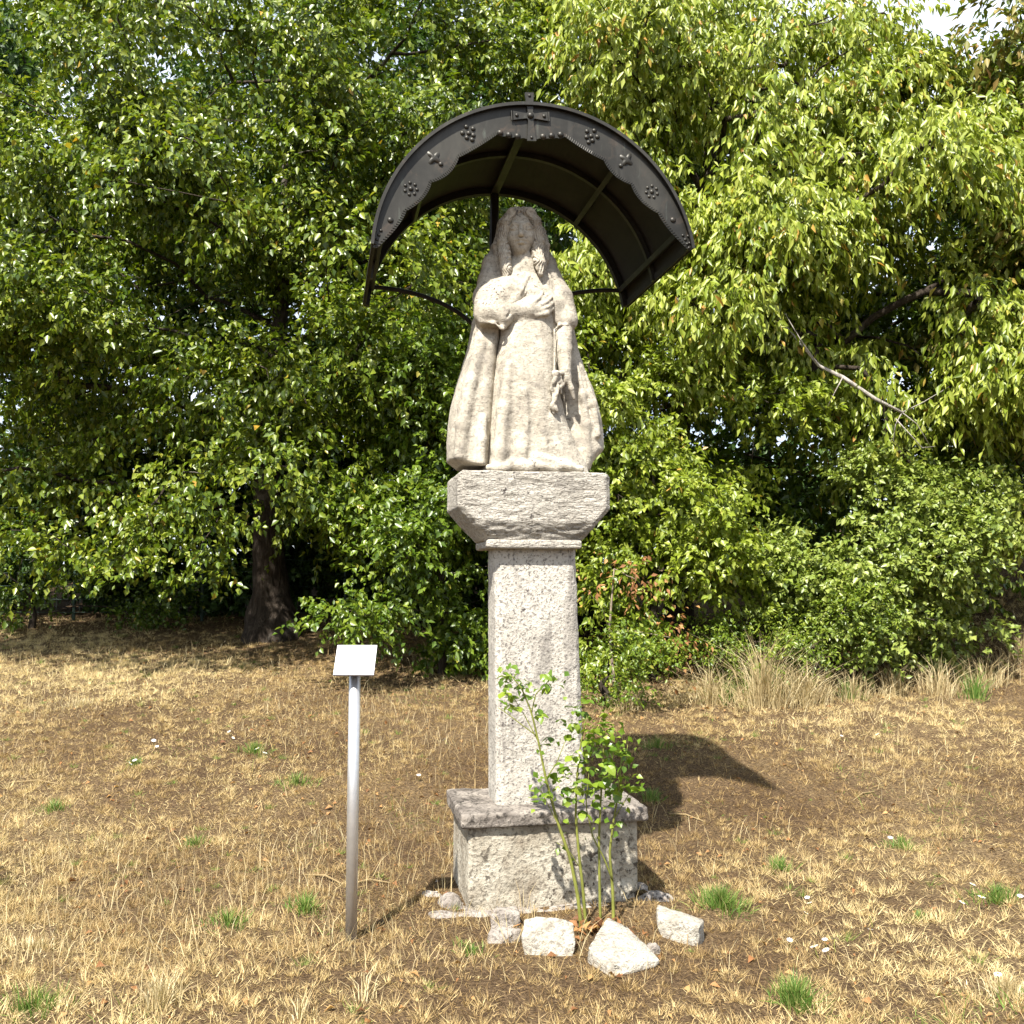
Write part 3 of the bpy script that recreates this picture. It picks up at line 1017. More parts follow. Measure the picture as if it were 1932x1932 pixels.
# broken lower corners
for i_ in range(12):
    fc.ell(S(856 + i_ * 5.2, 882 - 4 * math.sin(i_ * 1.7) + i_ * 0.5, -0.17), (0.016 + 0.010 * abs(math.sin(i_ * 2.3)), 0.05, 0.014 + 0.008 * abs(math.cos(i_ * 1.1))), 0.005, True)
for c, r in ((S(872, 888, -0.15), (0.10, 0.07, 0.045)), (S(905, 891, -0.17), (0.05, 0.05, 0.04)), (S(893, 880, -0.20), (0.03, 0.04, 0.03)), (S(1140, 878, -0.10), (0.06, 0.09, 0.075)), (S(1128, 890, -0.08), (0.05, 0.07, 0.05))):
    fc.ell(c, r, 0.008, True)
fc.put(lambda X, Y, Z: Z - 2.168, (-1, -1, 2.0), (1, 1, 2.168), 0.004, cut=True)
V, Fq = fc.mesh()
V = relax(V, Fq, 1, 0.4)
N = vnormals(V, Fq)
low = sstep(2.95, 2.75, V[:, 2])
q = V * np.array([26.0, 16.0, 110.0])
V = V + N * (0.0028 * fbm(V, 24, 3, 15) + low * 0.0012 * noise3(q, 1.0, 19) * sstep(-0.1, 0.4, noise3(V, 8, 72)))[:, None]
add("cloak", l2w(V), Fq, M_STATUE, statue, statue, True)

# hair: parted cap and long wavy locks
fh = Field((-0.38, -0.28, 3.02), (0.16, 0.16, 3.68), 0.0036)
fh.ell(hp(0, 0.034, -0.030), (0.104, 0.100, 0.122), 0.01, M=MH)
fh.ell(hp(0, -0.03, -0.070), (0.112, 0.080, 0.14), 0.03, M=MH)
for s in (-1, 1):                        # swept from the parting over the temples
    fh.chain([hp(s * 0.010, 0.120, 0.050), hp(s * 0.046, 0.103, 0.060), hp(s * 0.078, 0.056, 0.054), hp(s * 0.086, 0.000, 0.045)], [0.020, 0.026, 0.027, 0.028], 0.012)
fh.ell(hp(0, -0.020, 0.104), (0.067, 0.108, 0.104), 0.008, True, M=MH)
for s in (-1, 1):                        # long locks beside the face and on the chest
    e = -0.285 if s < 0 else -0.235
    fh.chain([hp(s * 0.088, 0.02, 0.036), hp(s * 0.092, -0.05, 0.042), hp(s * 0.086, -0.12, 0.060), hp(s * (0.078 if s < 0 else 0.096), e * 0.72, 0.078), hp(s * (0.070 if s < 0 else 0.104), e, 0.088)], [0.029, 0.031, 0.031, 0.029, 0.013], 0.010)
    fh.chain([hp(s * 0.106, 0.03, -0.02), hp(s * 0.122, -0.05, -0.02), hp(s * 0.118, -0.13, 0.0), hp(s * 0.108, -0.20, 0.035)], [0.026, 0.030, 0.028, 0.018], 0.008)
V, Fq = fh.mesh()
V = relax(V, Fq, 1, 0.4)
N = vnormals(V, Fq)
R_ = V - HC
la, lc, lb = R_ @ RT, R_ @ FW, R_[:, 2]
crown = sstep(0.030, 0.075, lb)
wave = 0.55 * np.sin(lb * 62 + np.sign(la) * 0.7 + la * 18) + 0.25 * np.sin(lb * 131 + 1.0)
sc = crown * ((lc + 0.6 * np.abs(la)) / 0.0165 + 0.45 * np.sin(np.abs(la) * 75)) + (1 - crown) * ((np.abs(la) - 0.55 * lc) / 0.0150 + wave)
ridge = np.abs(np.sin(math.pi * sc))
part_line = np.exp(-(la / 0.006) ** 2) * crown
V = V + N * (0.0085 * (ridge - 0.62) - 0.007 * part_line + 0.0014 * fbm(V, 45, 3, 25))[:, None]
add("hair", l2w(V), Fq, M_STATUE, statue, statue, True)

# knotted cord hanging from the hand, and the girdle end above it
fr = Field((-0.05, -0.30, 2.40), (0.20, -0.08, 3.02), 0.0042)
for k in range(3):
    pts, rad = [], []
    ph = k * 1.5
    for j in range(22):
        t = j / 21
        px = 1048 + (k - 1.0) * 4.4 * (1 - 0.35 * t) + 2.6 * math.sin(t * 11 + ph) - 3 * t
        pts.append(S(px, 702 + (80 - 9 * abs(k - 1.2)) * t, -0.203 + 0.006 * math.cos(t * 11 + ph)))
        rad.append(0.0085 + 0.0022 * math.sin(j * 1.4 + ph))
    fr.chain(pts, rad, 0.003)
fr.ell(S(1046, 770, -0.205), (0.016, 0.012, 0.015), 0.006)
fr.ell(S(1049, 705, -0.205), (0.018, 0.014, 0.016), 0.006)
fr.chain([S(1046, 622, -0.172), S(1046, 660, -0.178), S(1046, 700, -0.195)], [0.006, 0.005, 0.006], 0.004)
V, Fq = fr.mesh()
V = relax(V, Fq, 1, 0.4)
add("knotted_cord", l2w(V), Fq, M_STATUE, statue, statue, True)

# ------------------------------------------------------------------ the canopy
CX, CZ, TILT = -0.106, 3.172, math.radians(2.7)
YF, YB, RC = -0.45, 0.68, 0.822


def cp(r, adeg, y):
    a = math.radians(adeg) - TILT
    return np.array([CX + r * math.sin(a), y, CZ + r * math.cos(a)])


canopy = empty("metal_canopy", l2w([(CX, 0.62, 2.2)])[0], "dark barrel-arched metal canopy with scalloped studded front over the statue", "canopy")
pole_base = canopy


def arc_sheet(r0, r1, y0, y1, a0, a1, n=48):
    V, Fc = [], []
    for i in range(n + 1):
        a = a0 + (a1 - a0) * i / n
        for (r, y) in ((r0, y0), (r1, y0), (r1, y1), (r0, y1)):
            V.append(cp(r, a, y))
    for i in range(n):
        b = i * 4
        for k in range(4):
            Fc.append([b + k, b + (k + 1) % 4, b + 4 + (k + 1) % 4, b + 4 + k])
    Fc.append([0, 3, 2, 1])
    Fc.append([n * 4, n * 4 + 1, n * 4 + 2, n * 4 + 3])
    return l2w(V), Fc


v_, f_ = arc_sheet(RC - 0.006, RC, YF - 0.012, YB, -83.5, 83.5, 64)
sheet = add("roof_sheet", v_, f_, M_SHEET, canopy)
for y, w, dpt in ((YF + 0.012, 0.016, 0.022), (0.10, 0.030, 0.026), (YB - 0.045, 0.045, 0.034)):
    v_, f_ = arc_sheet(RC - 0.0075 - dpt, RC - 0.0075, y, y + w, -83.2, 83.2, 64)
    add("arched_rib", v_, f_, M_IRON if y > 0.3 else M_CANOPY, canopy)
v_, f_ = arc_sheet(RC - 0.012, RC + 0.004, YF - 0.026, YF - 0.0125, -83.5, 83.5, 64)
add("front_rim", v_, f_, M_CANOPY, canopy)
for ang, w in ((0, 0.046), (-39.5, 0.03), (39.5, 0.03), (-76, 0.03), (76, 0.03)):
    mb = MB()
    da = math.degrees(w / RC) / 2
    V = []
    r1, r0 = RC - 0.0350, RC - 0.052
    y0, y1 = YF + 0.03, YB - 0.047
    for y in (y0, y1):
        for r, a in ((r0, ang - da), (r0, ang + da), (r1, ang + da), (r1, ang - da)):
            V.append(cp(r, a, y))
    mb.put(l2w(V), [[0, 1, 2, 3], [7, 6, 5, 4], [0, 4, 5, 1], [1, 5, 6, 2], [2, 6, 7, 3], [3, 7, 4, 0]])
    # its web up to the sheet
    V = []
    for y in (y0, y1):
        for r, a in ((r1 - 0.001, ang - da * 0.3), (r1 - 0.001, ang + da * 0.3), (RC - 0.0065, ang + da * 0.3), (RC - 0.0065, ang - da * 0.3)):
            V.append(cp(r, a, y))
    mb.put(l2w(V), [[0, 1, 2, 3], [7, 6, 5, 4], [0, 4, 5, 1], [1, 5, 6, 2], [2, 6, 7, 3], [3, 7, 4, 0]])
    mb.build("long_rib", M_CANOPY, canopy)
# side flanges below the lowest ribs
for s in (-1, 1):
    v_, f_ = arc_sheet(RC - 0.020, RC - 0.0075, YF + 0.03, YB - 0.047, s * 82.0 - 1.2, s * 82.0 + 1.2, 3)
    add("eave_bar", v_, f_, M_IRON, canopy)

# scalloped front plate: inner radius by angle
keys = [(-84.2, 0.792), (-67.5, 0.694), (-51.3, 0.657), (-34.5, 0.656), (-14.6, 0.686), (14.6, 0.686), (34.0, 0.660), (50.0, 0.662), (66.5, 0.700), (83.6, 0.80)]
bulge = [0.026, 0.030, 0.034, 0.016, 0, 0.018, 0.030, 0.032, 0.026]


def inner_r(a):
    for i in range(len(keys) - 1):
        if keys[i][0] <= a <= keys[i + 1][0]:
            t = (a - keys[i][0]) / (keys[i + 1][0] - keys[i][0])
            r = keys[i][1] + (keys[i + 1][1] - keys[i][1]) * t
            if bulge[i] == 0:
                return r - 0.036 * math.sin(t * math.pi) ** 0.8 - 0.006 * abs(math.sin(t * math.pi * 8))
            return r - bulge[i] * math.sin(t * math.pi) ** 0.75
    return 0.8


V, Fc = [], []
angs = sorted(set(list(np.linspace(-84.2, 83.6, 240)) + [k[0] for k in keys]))
PT = 0.004
for a in angs:
    ro = min(RC - 0.0075, RC)
    ri = min(inner_r(a), ro - 0.004)
    for r, y in ((ri, YF), (ro, YF), (ro, YF + PT), (ri, YF + PT)):
        V.append(cp(r, a, y))
na = len(angs)
for i in range(na - 1):
    b = i * 4
    for k in range(4):
        Fc.append([b + k, b + (k + 1) % 4, b + 4 + (k + 1) % 4, b + 4 + k])
Fc.append([0, 3, 2, 1])
Fc.append([(na - 1) * 4 + k for k in range(4)])
fascia = add("front_plate", l2w(V), Fc, M_CANOPY, canopy)
FN = l2w([(0, -1, 0)])[0] - l2w([(0, 0, 0)])[0]


def stud(r, a, rad, parent=None, flat=0.8, name="stud"):
    mb = MB()
    mb.dome(l2w([cp(r, a, YF + 0.0005)])[0], rad, FN, flat)
    mb.build(name, M_CANOPY, parent or fascia, canopy, True)


# rolled, notched edge along the scallops
for i in range(len(keys) - 1):
    if bulge[i] == 0:
        continue
    n = int(abs(keys[i + 1][0] - keys[i][0]) * 1.05)
    mb = MB()
    for j in range(n):
        a = keys[i][0] + (keys[i + 1][0] - keys[i][0]) * (j + 0.5) / n
        ri = inner_r(a)
        p0, p1 = l2w([cp(ri + 0.001, a, YF - 0.001), cp(ri + 0.016, a, YF - 0.001)])
        mb.tube([p0, p1], 0.0024, 5)
    o = mb.build("notched_edge", M_CANOPY, fascia, canopy)
    o["kind"] = "stuff"

for a, r in ((-13.3, 0.689), (-9.8, 0.671), (-6.2, 0.660), (5.2, 0.662), (8.9, 0.673), (12.6, 0.689)):
    stud(r, a, 0.0165)
for s, a0, r0 in ((-1, -25.5, 0.735), (1, 24.8, 0.738)):      # grape clusters
    for dr, dt in ((0.0, 0.0), (0.012, 0.030), (0.014, -0.028), (-0.018, 0.016), (-0.016, -0.020), (-0.036, 0.000), (0.034, 0.004)):
        stud(r0 + dr, a0 + math.degrees(dt / r0), 0.0125)
for s, a0, r0 in ((-1, -42.8, 0.728), (1, 41.5, 0.738)):      # vine leaves with a berry
    c = cp(r0, a0, YF - 0.001)
    out = cp(r0 + 1, a0, YF - 0.001) - c
    tan = cp(r0, a0 + 1, YF - 0.001) - c
    tan /= np.linalg.norm(tan)
    rim, top = [], []
    for k in range(24):
        t = 2 * math.pi * k / 24
        rr = 0.030 * (1 + 0.34 * math.cos(4 * t + 0.4) + 0.1 * math.cos(3 * t))
        rim.append(c + rr * (math.cos(t) * out + math.sin(t) * tan))
        top.append(c + 0.55 * rr * (math.cos(t) * out + math.sin(t) * tan) + np.array([0, -0.009, 0]))
    V = l2w(rim + top + [c + np.array([0, -0.006, 0])])
    Fc = [[k, (k + 1) % 24, 24 + (k + 1) % 24, 24 + k] for k in range(24)] + [[24 + k, 24 + (k + 1) % 24, 48] for k in range(24)]
    add("vine_leaf", V, Fc, M_CANOPY, fascia, canopy, True)
    stud(r0 - 0.045, a0 - s * 0.2, 0.0125)
for a0, r0 in ((-58.6, 0.720), (57.6, 0.728)):                # rosettes
    stud(r0, a0, 0.0125)
    for k in range(7):
        t = 2 * math.pi * k / 7
        stud(r0 + 0.030 * math.cos(t), a0 + math.degrees(0.030 * math.sin(t) / r0), 0.009)
for a0, r0 in ((-73.2, 0.752), (71.2, 0.760)):
    stud(r0, a0, 0.0155, flat=0.6)
for s in (-1, 1):
    for da, r in ((0.5, 0.803), (2.0, 0.798), (3.7, 0.792), (5.4, 0.785), (2.2, 0.811), (4.8, 0.812)):
        stud(r, s * (83.3 - da) + 0.0, 0.0085)

# cross at the crown, flared arms, boss in the middle
cross_v = []
ca = -0.2
cc = cp(0.758, ca, YF - 0.0145)
ou = cp(1.758, ca, YF - 0.0145) - cc
ta = np.cross(ou, np.array([0, 1.0, 0]))
ta = ta if ta[0] > 0 else -ta
half = [(-0.011, 0.016), (-0.021, 0.108)]
outline = []
for (du, dv), L0, L1 in (((0, 1), 0.020, 0.120), ((1, 0), 0.020, 0.088), ((0, -1), 0.020, 0.128), ((-1, 0), 0.020, 0.088)):
    d = np.array([du, dv], dtype=float)
    p = np.array([dv, -du], dtype=float)
    w0, w1 = 0.013, 0.023
    outline += [d * L0 - p * w0, d * L1 - p * w1, d * L1 + p * w1, d * L0 + p * w0]
n = len(outline)
V = [cc + ta * q[0] + ou * q[1] for q in outline] + [cc + ta * q[0] + ou * q[1] + np.array([0, 0.014, 0]) for q in outline]
Fc = [[0 + 4 * k, 1 + 4 * k, 2 + 4 * k, 3 + 4 * k] for k in range(4)] + [[3, 4, 7, 8, 11, 12, 15, 0][::1]]
Fc += [[(i + 1) % n, i, n + i, n + (i + 1) % n] for i in range(n)]
cross = add("cross", l2w(V), Fc, M_CANOPY, canopy)
for q, rad in (((0, 0), 0.017), ((0, 0.103), 0.008), ((0.070, 0), 0.010), ((-0.070, 0), 0.010), ((0, -0.112), 0.008)):
    mb = MB()
    mb.dome(l2w([cc + ta * q[0] + ou * q[1]])[0], rad, FN, 0.8)
    mb.build("stud", M_CANOPY, cross, canopy, True)
# raised rims at the arm ends
for (u0, v0), (u1, v1) in (((-0.095, -0.024), (-0.095, 0.024)), ((0.095, -0.024), (0.095, 0.024))):
    p0, p1 = cc + ta * u0 + ou * v0 + np.array([0, 0.004, 0]), cc + ta * u1 + ou * v1 + np.array([0, 0.004, 0])
    mb = MB()
    mb.tube(l2w([p0, p1]), 0.004, 6)
    mb.build("cross_tip", M_CANOPY, cross, canopy)

# pole behind the figure and its curved braces
pole_x = -0.155
mb = MB()
pb = l2w([(pole_x, 0.615, 1.95), (pole_x, 0.615, 3.2), (pole_x + 0.01, 0.615, CZ + RC - 0.06)])
mb.tube(pb, 0.027, 12)
mb.build("pole", M_IRON, canopy)
mb = MB()
for z in (2.02, 2.12):
    a, b = l2w([(pole_x, 0.60, z), (pole_x + 0.02, 0.225, z)])
    mb.tube([a, b], 0.016, 8)
mb.build("wall_bracket", M_IRON, canopy)
for s, end in ((-1, cp(RC - 0.03, -75.0, YB - 0.03)), (1, cp(RC - 0.03, 76.0, YB - 0.03))):
    p0 = np.array([pole_x, 0.615, 2.86])
    pts = []
    for j in range(15):
        t = j / 14
        a = t * math.pi / 2
        x = end[0] + (p0[0] - end[0]) * (1 - math.cos(a) if False else math.sin(a) ** 1.0)
        z = p0[2] + (end[2] - p0[2]) * math.cos(a) ** 0.9
        y = end[1] + (p0[1] - end[1]) * t
        pts.append((x, y, z))
    mb = MB()
    mb.tube(l2w(pts), 0.0135, 8)
    mb.build("curved_brace", M_IRON, canopy)

# ------------------------------------------------------------------ the information sign
sign_base = WP(662, 1786, 4.66)
sign_base[2] = gz(sign_base[0], sign_base[1])
sign = empty("information_sign", sign_base, "small blank white plaque tilted on a slim steel post in the dry grass", "sign")
top = WP(669.5, 1268, 4.67)
mb = MB()
mb.tube([sign_base + np.array([0, 0, -0.12]), sign_base + (top - sign_base) * 0.5, top], 0.0262, 24)
mb.build("post", M_STEEL, sign, smooth=True)
pc = WP(670.5, 1245, 4.655)
ux = np.array([math.cos(math.radians(-1)), math.sin(math.radians(-1)), 0])
uy = np.array([-0.0, 0.66, 0.75])
uy /= np.linalg.norm(uy)
un = np.cross(ux, uy)
W, Hh, T = 0.180, 0.165, 0.004
mb = MB()
mb.bar(pc - ux * W / 2 - uy * Hh / 2 - un * 0.003, ux * W, uy * Hh, un * T)
pl = mb.build("plaque", M_PLAQUE, sign)
mb = MB()
mb.bar(pc - ux * (W / 2 + 0.0015) - uy * (Hh / 2 + 0.0015) - un * 0.009, ux * (W + 0.003), uy * (Hh + 0.003), un * 0.0055)
mb.build("back_plate", M_BACKPLATE, sign)
for r_ in range(6):
    mb = MB()
    mb.bar(pc - ux * (W * 0.36) + uy * (Hh * (0.28 - 0.11 * r_)) + un * 0.0012, ux * W * (0.72 if r_ % 3 else 0.55), uy * 0.004, un * 0.0006)
    mb.build("print_line", M_PRINT, pl, sign)

# ------------------------------------------------------------------ vegetation helpers
def unit(a):
    return a / (np.linalg.norm(a, axis=-1, keepdims=True) + 1e-9)


def leaf_mesh(P, A, Nn, L, W, curl=0.25, fold=0.25, lite=False):
    """folded leaf blades: five corner points and four triangles each"""
    n = len(P)
    A = unit(A)
    B = unit(np.cross(Nn, A))
    Nn = np.cross(A, B)
    L = L[:, None]
    W = W[:, None]
    base = P
    mid = P + A * L * 0.46
    tip = P + A * L * 0.97 - Nn * L * curl
    lf = P + A * L * 0.42 + B * W * 0.5 + Nn * W * fold
    rt = P + A * L * 0.42 - B * W * 0.5 + Nn * W * fold
    if lite:
        V = np.stack([base, lf, rt, tip], 1).reshape(-1, 3)
        k = (np.arange(n) * 4)[:, None]
        return V, np.concatenate([k + np.array([0, 3, 1]), k + np.array([0, 2, 3])])
    V = np.stack([base, lf, mid, rt, tip], 1).reshape(-1, 3)
    k = (np.arange(n) * 5)[:, None]
    Fc = np.concatenate([k + np.array([0, 2, 1]), k + np.array([2, 4, 1]), k + np.array([0, 3, 2]), k + np.array([2, 3, 4])])
    return V, Fc


def blade_mesh(P, A, side, L, W, bend):
    """grass blades: two quads bent over, as 3 triangles"""
    n = len(P)
    A = unit(A)
    side = unit(side)
    L = L[:, None]
    W = W[:, None]
    bend = bend[:, None]
    hz = A.copy()
    hz[:, 2] = 0
    hz = unit(hz + 1e-4)
    m = P + A * L * 0.55
    t = P + A * L * 0.9 + hz * L * bend
    V = np.stack([P - side * W * 0.5, P + side * W * 0.5, m - side * W * 0.4, m + side * W * 0.4, t], 1).reshape(-1, 3)
    k = (np.arange(n) * 5)[:, None]
    Fc = np.concatenate([k + np.array([0, 1, 3]), k + np.array([0, 3, 2]), k + np.array([2, 3, 4])])
    return V, Fc


def in_ellipsoids(ells, n, shell=0.55, front=0.0):
    """points spread through a union of ellipsoids, crowded towards the outside"""
    w = np.array([e[1][0] * e[1][1] * e[1][2] * (e[2] if len(e) > 2 else 1.0) for e in ells]) ** (2 / 3)
    pick = rng.choice(len(ells), n, p=w / w.sum())
    d = unit(rng.normal(size=(n, 3)))
    if front:
        flip = (d[:, 1] > 0) & (rng.random(n) < front)
        d[flip, 1] *= -1
    r = shell + (1 - shell) * rng.random(n) ** 0.6
    C = np.array([e[0] for e in ells])[pick]
    R = np.array([e[1] for e in ells])[pick]
    return C + d * R * r[:, None], d


def in_boughs(ells, nb, per, shell=0.55, front=0.0, rb=(0.45, 0.95), flat=0.55):
    """clump centres on the upper and outer sides of separate boughs"""
    C, D = in_ellipsoids(ells, nb, shell, front)
    R = rng.uniform(rb[0], rb[1], nb)
    n = nb * per
    dd = rng.normal(size=(n, 3)) + np.repeat(D, per, 0) * 0.6 + np.array([0, -0.2, 0.45])
    dd = unit(dd)
    rr = np.repeat(R, per) * rng.uniform(0.55, 1.0, n)
    P = np.repeat(C, per, 0) + dd * rr[:, None] * np.array([1, 1, flat])
    return P, unit(dd + 0.5 * np.repeat(D, per, 0))


def skeleton(trunk_pts, targets, r_tip=0.004, power=0.46, r_trunk=0.16, start=0.3, seed=1):
    """branches that grow from the trunk to every target; returns tubes"""
    lr = random.Random(seed)
    nodes = [np.asarray(p, dtype=float) for p in trunk_pts]
    parent = [i - 1 for i in range(len(nodes))]
    nt = len(nodes)
    plen = list(np.cumsum([0] + [np.linalg.norm(nodes[i] - nodes[i - 1]) for i in range(1, nt)]))
    first_ok = int(nt * start)
    base = nodes[-1]
    order = sorted(range(len(targets)), key=lambda i: np.linalg.norm(targets[i] - base))
    chains = []
    for oi in order:
        T = targets[oi]
        arr = np.array(nodes[first_ok:])
        dv = T - arr
        dist = np.linalg.norm(dv, axis=1)
        cost = dist + 0.25 * np.array(plen[first_ok:]) + 0.5 * np.maximum(0, arr[:, 2] - T[2])
        a = int(np.argmin(cost)) + first_ok
        p0 = nodes[a]
        d = np.linalg.norm(T - p0)
        nseg = max(2, min(7, int(d / 0.25)))
        prev = a
        ch = [a]
        side = np.array([lr.uniform(-1, 1), lr.uniform(-1, 1), lr.uniform(-0.2, 0.8)]) * d * 0.12
        for j in range(1, nseg + 1):
            t = j / nseg
            p = p0 + (T - p0) * t + side * math.sin(math.pi * t) + np.array([lr.uniform(-1, 1), lr.uniform(-1, 1), lr.uniform(-1, 1)]) * d * 0.03 * (t < 1)
            nodes.append(p)
            parent.append(prev)
            plen.append(plen[prev] + d / nseg)
            prev = len(nodes) - 1
            ch.append(prev)
        chains.append(ch)
    cnt = np.zeros(len(nodes))
    for ch in chains:
        cnt[ch[-1]] += 1
    for i in range(len(nodes) - 1, 0, -1):
        if parent[i] >= 0:
            cnt[parent[i]] += cnt[i]
    rad = r_tip * np.maximum(cnt, 1) ** power
    rad = np.minimum(rad, r_trunk)
    mb = MB()
    for ch in chains:
        pts = [nodes[i] for i in ch]
        rr = [rad[i] for i in ch]
        rr[0] = min(rr[0], rr[1] * 1.25)
        mb.tube(pts, rr, 3 if max(rr) < 0.012 else (5 if max(rr) < 0.03 else 8), cap=False)
    return mb


def foliage(clumps, dirs, twigs, leaves, clump_r, L, W, droop, up, spread=0.5, tint_mu=0.45, tint_sd=0.2, yellow=0.03, twig_len=0.32, flat=0.75, lite=False):
    """leafy twigs round every clump centre; returns leaf mesh arrays"""
    nC = len(clumps)
    C = np.repeat(clumps, twigs, 0)
    D = np.repeat(dirs, twigs, 0)
    ct = np.repeat(rng.normal(0, 0.10, nC), twigs)
    off = rng.normal(size=C.shape) * clump_r * np.array([1, 1, flat]) * 0.62
    T0 = C + off
    td = unit(D * 0.7 + unit(off) * 0.5 + rng.normal(size=C.shape) * 0.45 + np.array([0, 0, -0.25 * droop]))
    nT = len(T0)
    P0 = np.repeat(T0, leaves, 0)
    TD = np.repeat(td, leaves, 0)
    s = np.tile((np.arange(leaves) + 0.5) / leaves, nT) + rng.normal(size=nT * leaves) * 0.04
    tl = np.repeat(twig_len * rng.uniform(0.6, 1.3, nT), leaves)
    P = P0 + TD * (s * tl)[:, None]
    P[:, 2] -= droop * 0.22 * (s ** 2) * tl
    P += rng.normal(size=P.shape) * 0.012
    n = len(P)
    side = unit(np.cross(TD, rng.normal(size=(n, 3))))
    A = unit(side * (0.55 + spread * 0.5) + TD * 0.55 + np.array([0, 0, -1.0]) * droop + rng.normal(size=(n, 3)) * 0.25)
    sunv = np.array([-SUN_TRAVEL.x, -SUN_TRAVEL.y, -SUN_TRAVEL.z])
    Nn = unit(np.array([0, 0, 1.0]) * up + sunv * 0.35 + np.repeat(D, leaves, 0) * 0.35 + rng.normal(size=(n, 3)) * 0.55)
    Ln = L * rng.uniform(0.65, 1.25, n)
    Wn = W * rng.uniform(0.7, 1.2, n) * (Ln / L)
    V, Fc = leaf_mesh(P, A, Nn, Ln, Wn, curl=0.14, fold=0.22, lite=lite)
    t = np.clip(tint_mu + np.repeat(ct, leaves) + rng.normal(0, tint_sd, n), 0.0, 0.86)
    y = rng.random(n) < yellow
    t[y] = rng.uniform(0.9, 1.0, y.sum())
    return V, Fc, np.repeat(t, 4 if lite else 5)


def trunk_mesh(pts, radii, n=14, lump=0.12, seed=0):
    mb = MB()
    pts = np.asarray(pts, dtype=float)
    # resample smoothly
    tt = np.linspace(0, 1, len(pts))
    ts = np.linspace(0, 1, len(pts) * 5)
    P = np.stack([np.interp(ts, tt, pts[:, k]) for k in range(3)], 1)
    R = np.interp(ts, tt, radii)
    mb.tube(P, list(R), n)
    V = np.array(mb.v)
    c = np.repeat(P, n, 0)
    d = V - c
    V = c + d * (1 + lump * noise3(V * np.array([1, 1, 0.45]), 7, seed) + 0.5 * lump * noise3(V * np.array([1, 1, 0.4]), 19, seed + 1))[:, None]
    return V, mb.f


def tree(name, label, cat, base, trunk, radii, ells, n_clump, twigs, leaves, clump_r, L, W, droop, up, mat, bark=None, group=None, yellow=0.03, tint_mu=0.45, shell=0.5, front=0.35, twig_len=0.32, r_tip=0.005, seed=1, keep=None, extra=None, flat=0.75, r_trunk=0.14, start=0.3, tint_sd=0.2, per=8, rb=(0.45, 0.95), inner=0.2):
    global rng
    rng = np.random.default_rng(1000 + seed)
    bark = bark or M_BARK
    base = np.array([base[0], base[1], gz(base[0], base[1]) - 0.03])
    root = empty(name, base, label, cat, group)
    V, Fc = trunk_mesh(trunk, radii, seed=seed)
    add("trunk", V, Fc, bark, root, smooth=True)
    Cl, Dr = in_boughs(ells, max(1, int(n_clump / per)), per, shell, front, rb)
    ni = int(n_clump * inner)
    if ni:
        Ci, Di = in_ellipsoids(ells, ni, 0.0, 0.0)
        Cl, Dr = np.concatenate([Cl, Ci]), np.concatenate([Dr, Di])
    if keep is not None:
        k = keep(Cl)
        Cl, Dr = Cl[k], Dr[k]
    if extra is not None:
        Cl = np.concatenate([Cl, extra])
        Dr = np.concatenate([Dr, unit(rng.normal(size=extra.shape) + np.array([0, -1.0, 0]))])
    gzv = ground_z(Cl[:, 0], Cl[:, 1])
    k = Cl[:, 2] > gzv + 0.10
    Cl, Dr = Cl[k], Dr[k]
    mb = skeleton(trunk, Cl, r_tip=r_tip, seed=seed, r_trunk=r_trunk, start=start)
    br = mb.build("branches", bark, root, smooth=True)
    br["kind"] = "stuff"
    V, Fc, t = foliage(Cl, Dr, twigs, leaves, clump_r, L, W, droop, up, yellow=yellow, tint_mu=tint_mu, twig_len=twig_len, flat=flat, tint_sd=tint_sd, lite=True)
    cr = add("crown", V, Fc, mat, root, tint=t)
    cr["kind"] = "stuff"
    return root


def tp(px, py, dist):
    return WP(px, py, dist)


# ------------------------------------------------------------------ trees behind the shrine
# big dark tree on the left
b = tp(512, 1200, 13.1)
tree("pear_tree", "big dark green tree with flared furrowed trunk and low hanging branches", "tree", b,
     [b + [0, 0, -0.2], b + [0, 0, 0.12], b + [-0.02, 0, 0.55], b + [-0.05, -0.05, 1.3], b + [-0.06, -0.1, 2.2], b + [0.05, -0.1, 3.6], b + [0.15, -0.2, 5.2], b + [0.1, -0.2, 7.2]],
     [0.46, 0.36, 0.24, 0.185, 0.16, 0.11, 0.07, 0.03],
     [((-3.3, 12.2, 4.6), (3.0, 2.5, 2.7)), ((-4.9, 11.6, 3.6), (1.9, 1.7, 1.5)), ((-1.6, 12.2, 5.0), (1.8, 1.9, 2.4)), ((-3.3, 12.6, 7.4), (3.6, 2.3, 2.3)), ((-5.8, 12.4, 6.0), (1.8, 2.0, 2.6)), ((-2.4, 11.2, 3.4), (1.3, 1.2, 1.1)), ((-0.6, 12.8, 7.0), (1.5, 1.6, 2.0)), ((-6.4, 11.8, 3.6), (1.2, 1.4, 1.6))],
     700, 19, 10, 0.26, 0.086, 0.054, 0.75, 0.45, M_LEAF_DARK, yellow=0.012, shell=0.42, front=0.4, seed=5, tint_mu=0.50, tint_sd=0.26,
     keep=lambda C: (1100 - 1932 * (C[:, 2] - 1.6) / C[:, 1] < 985) & ~((np.abs(C[:, 0] / C[:, 1] + 0.236) < 0.045) & (1100 - 1932 * (C[:, 2] - 1.6) / C[:, 1] > 900)),
     extra=np.array([tp(230, 1050, 10.6), tp(250, 1075, 10.5), tp(370, 1040, 10.7), tp(372, 1080, 10.6), tp(290, 1000, 10.8), tp(150, 1040, 10.8), tp(60, 1060, 10.9), tp(100, 1010, 10.9), tp(640, 1010, 11.6), tp(560, 960, 12.0), tp(600, 900, 11.4), tp(20, 1000, 10.9), tp(330, 960, 10.8), tp(430, 960, 11.2)]))

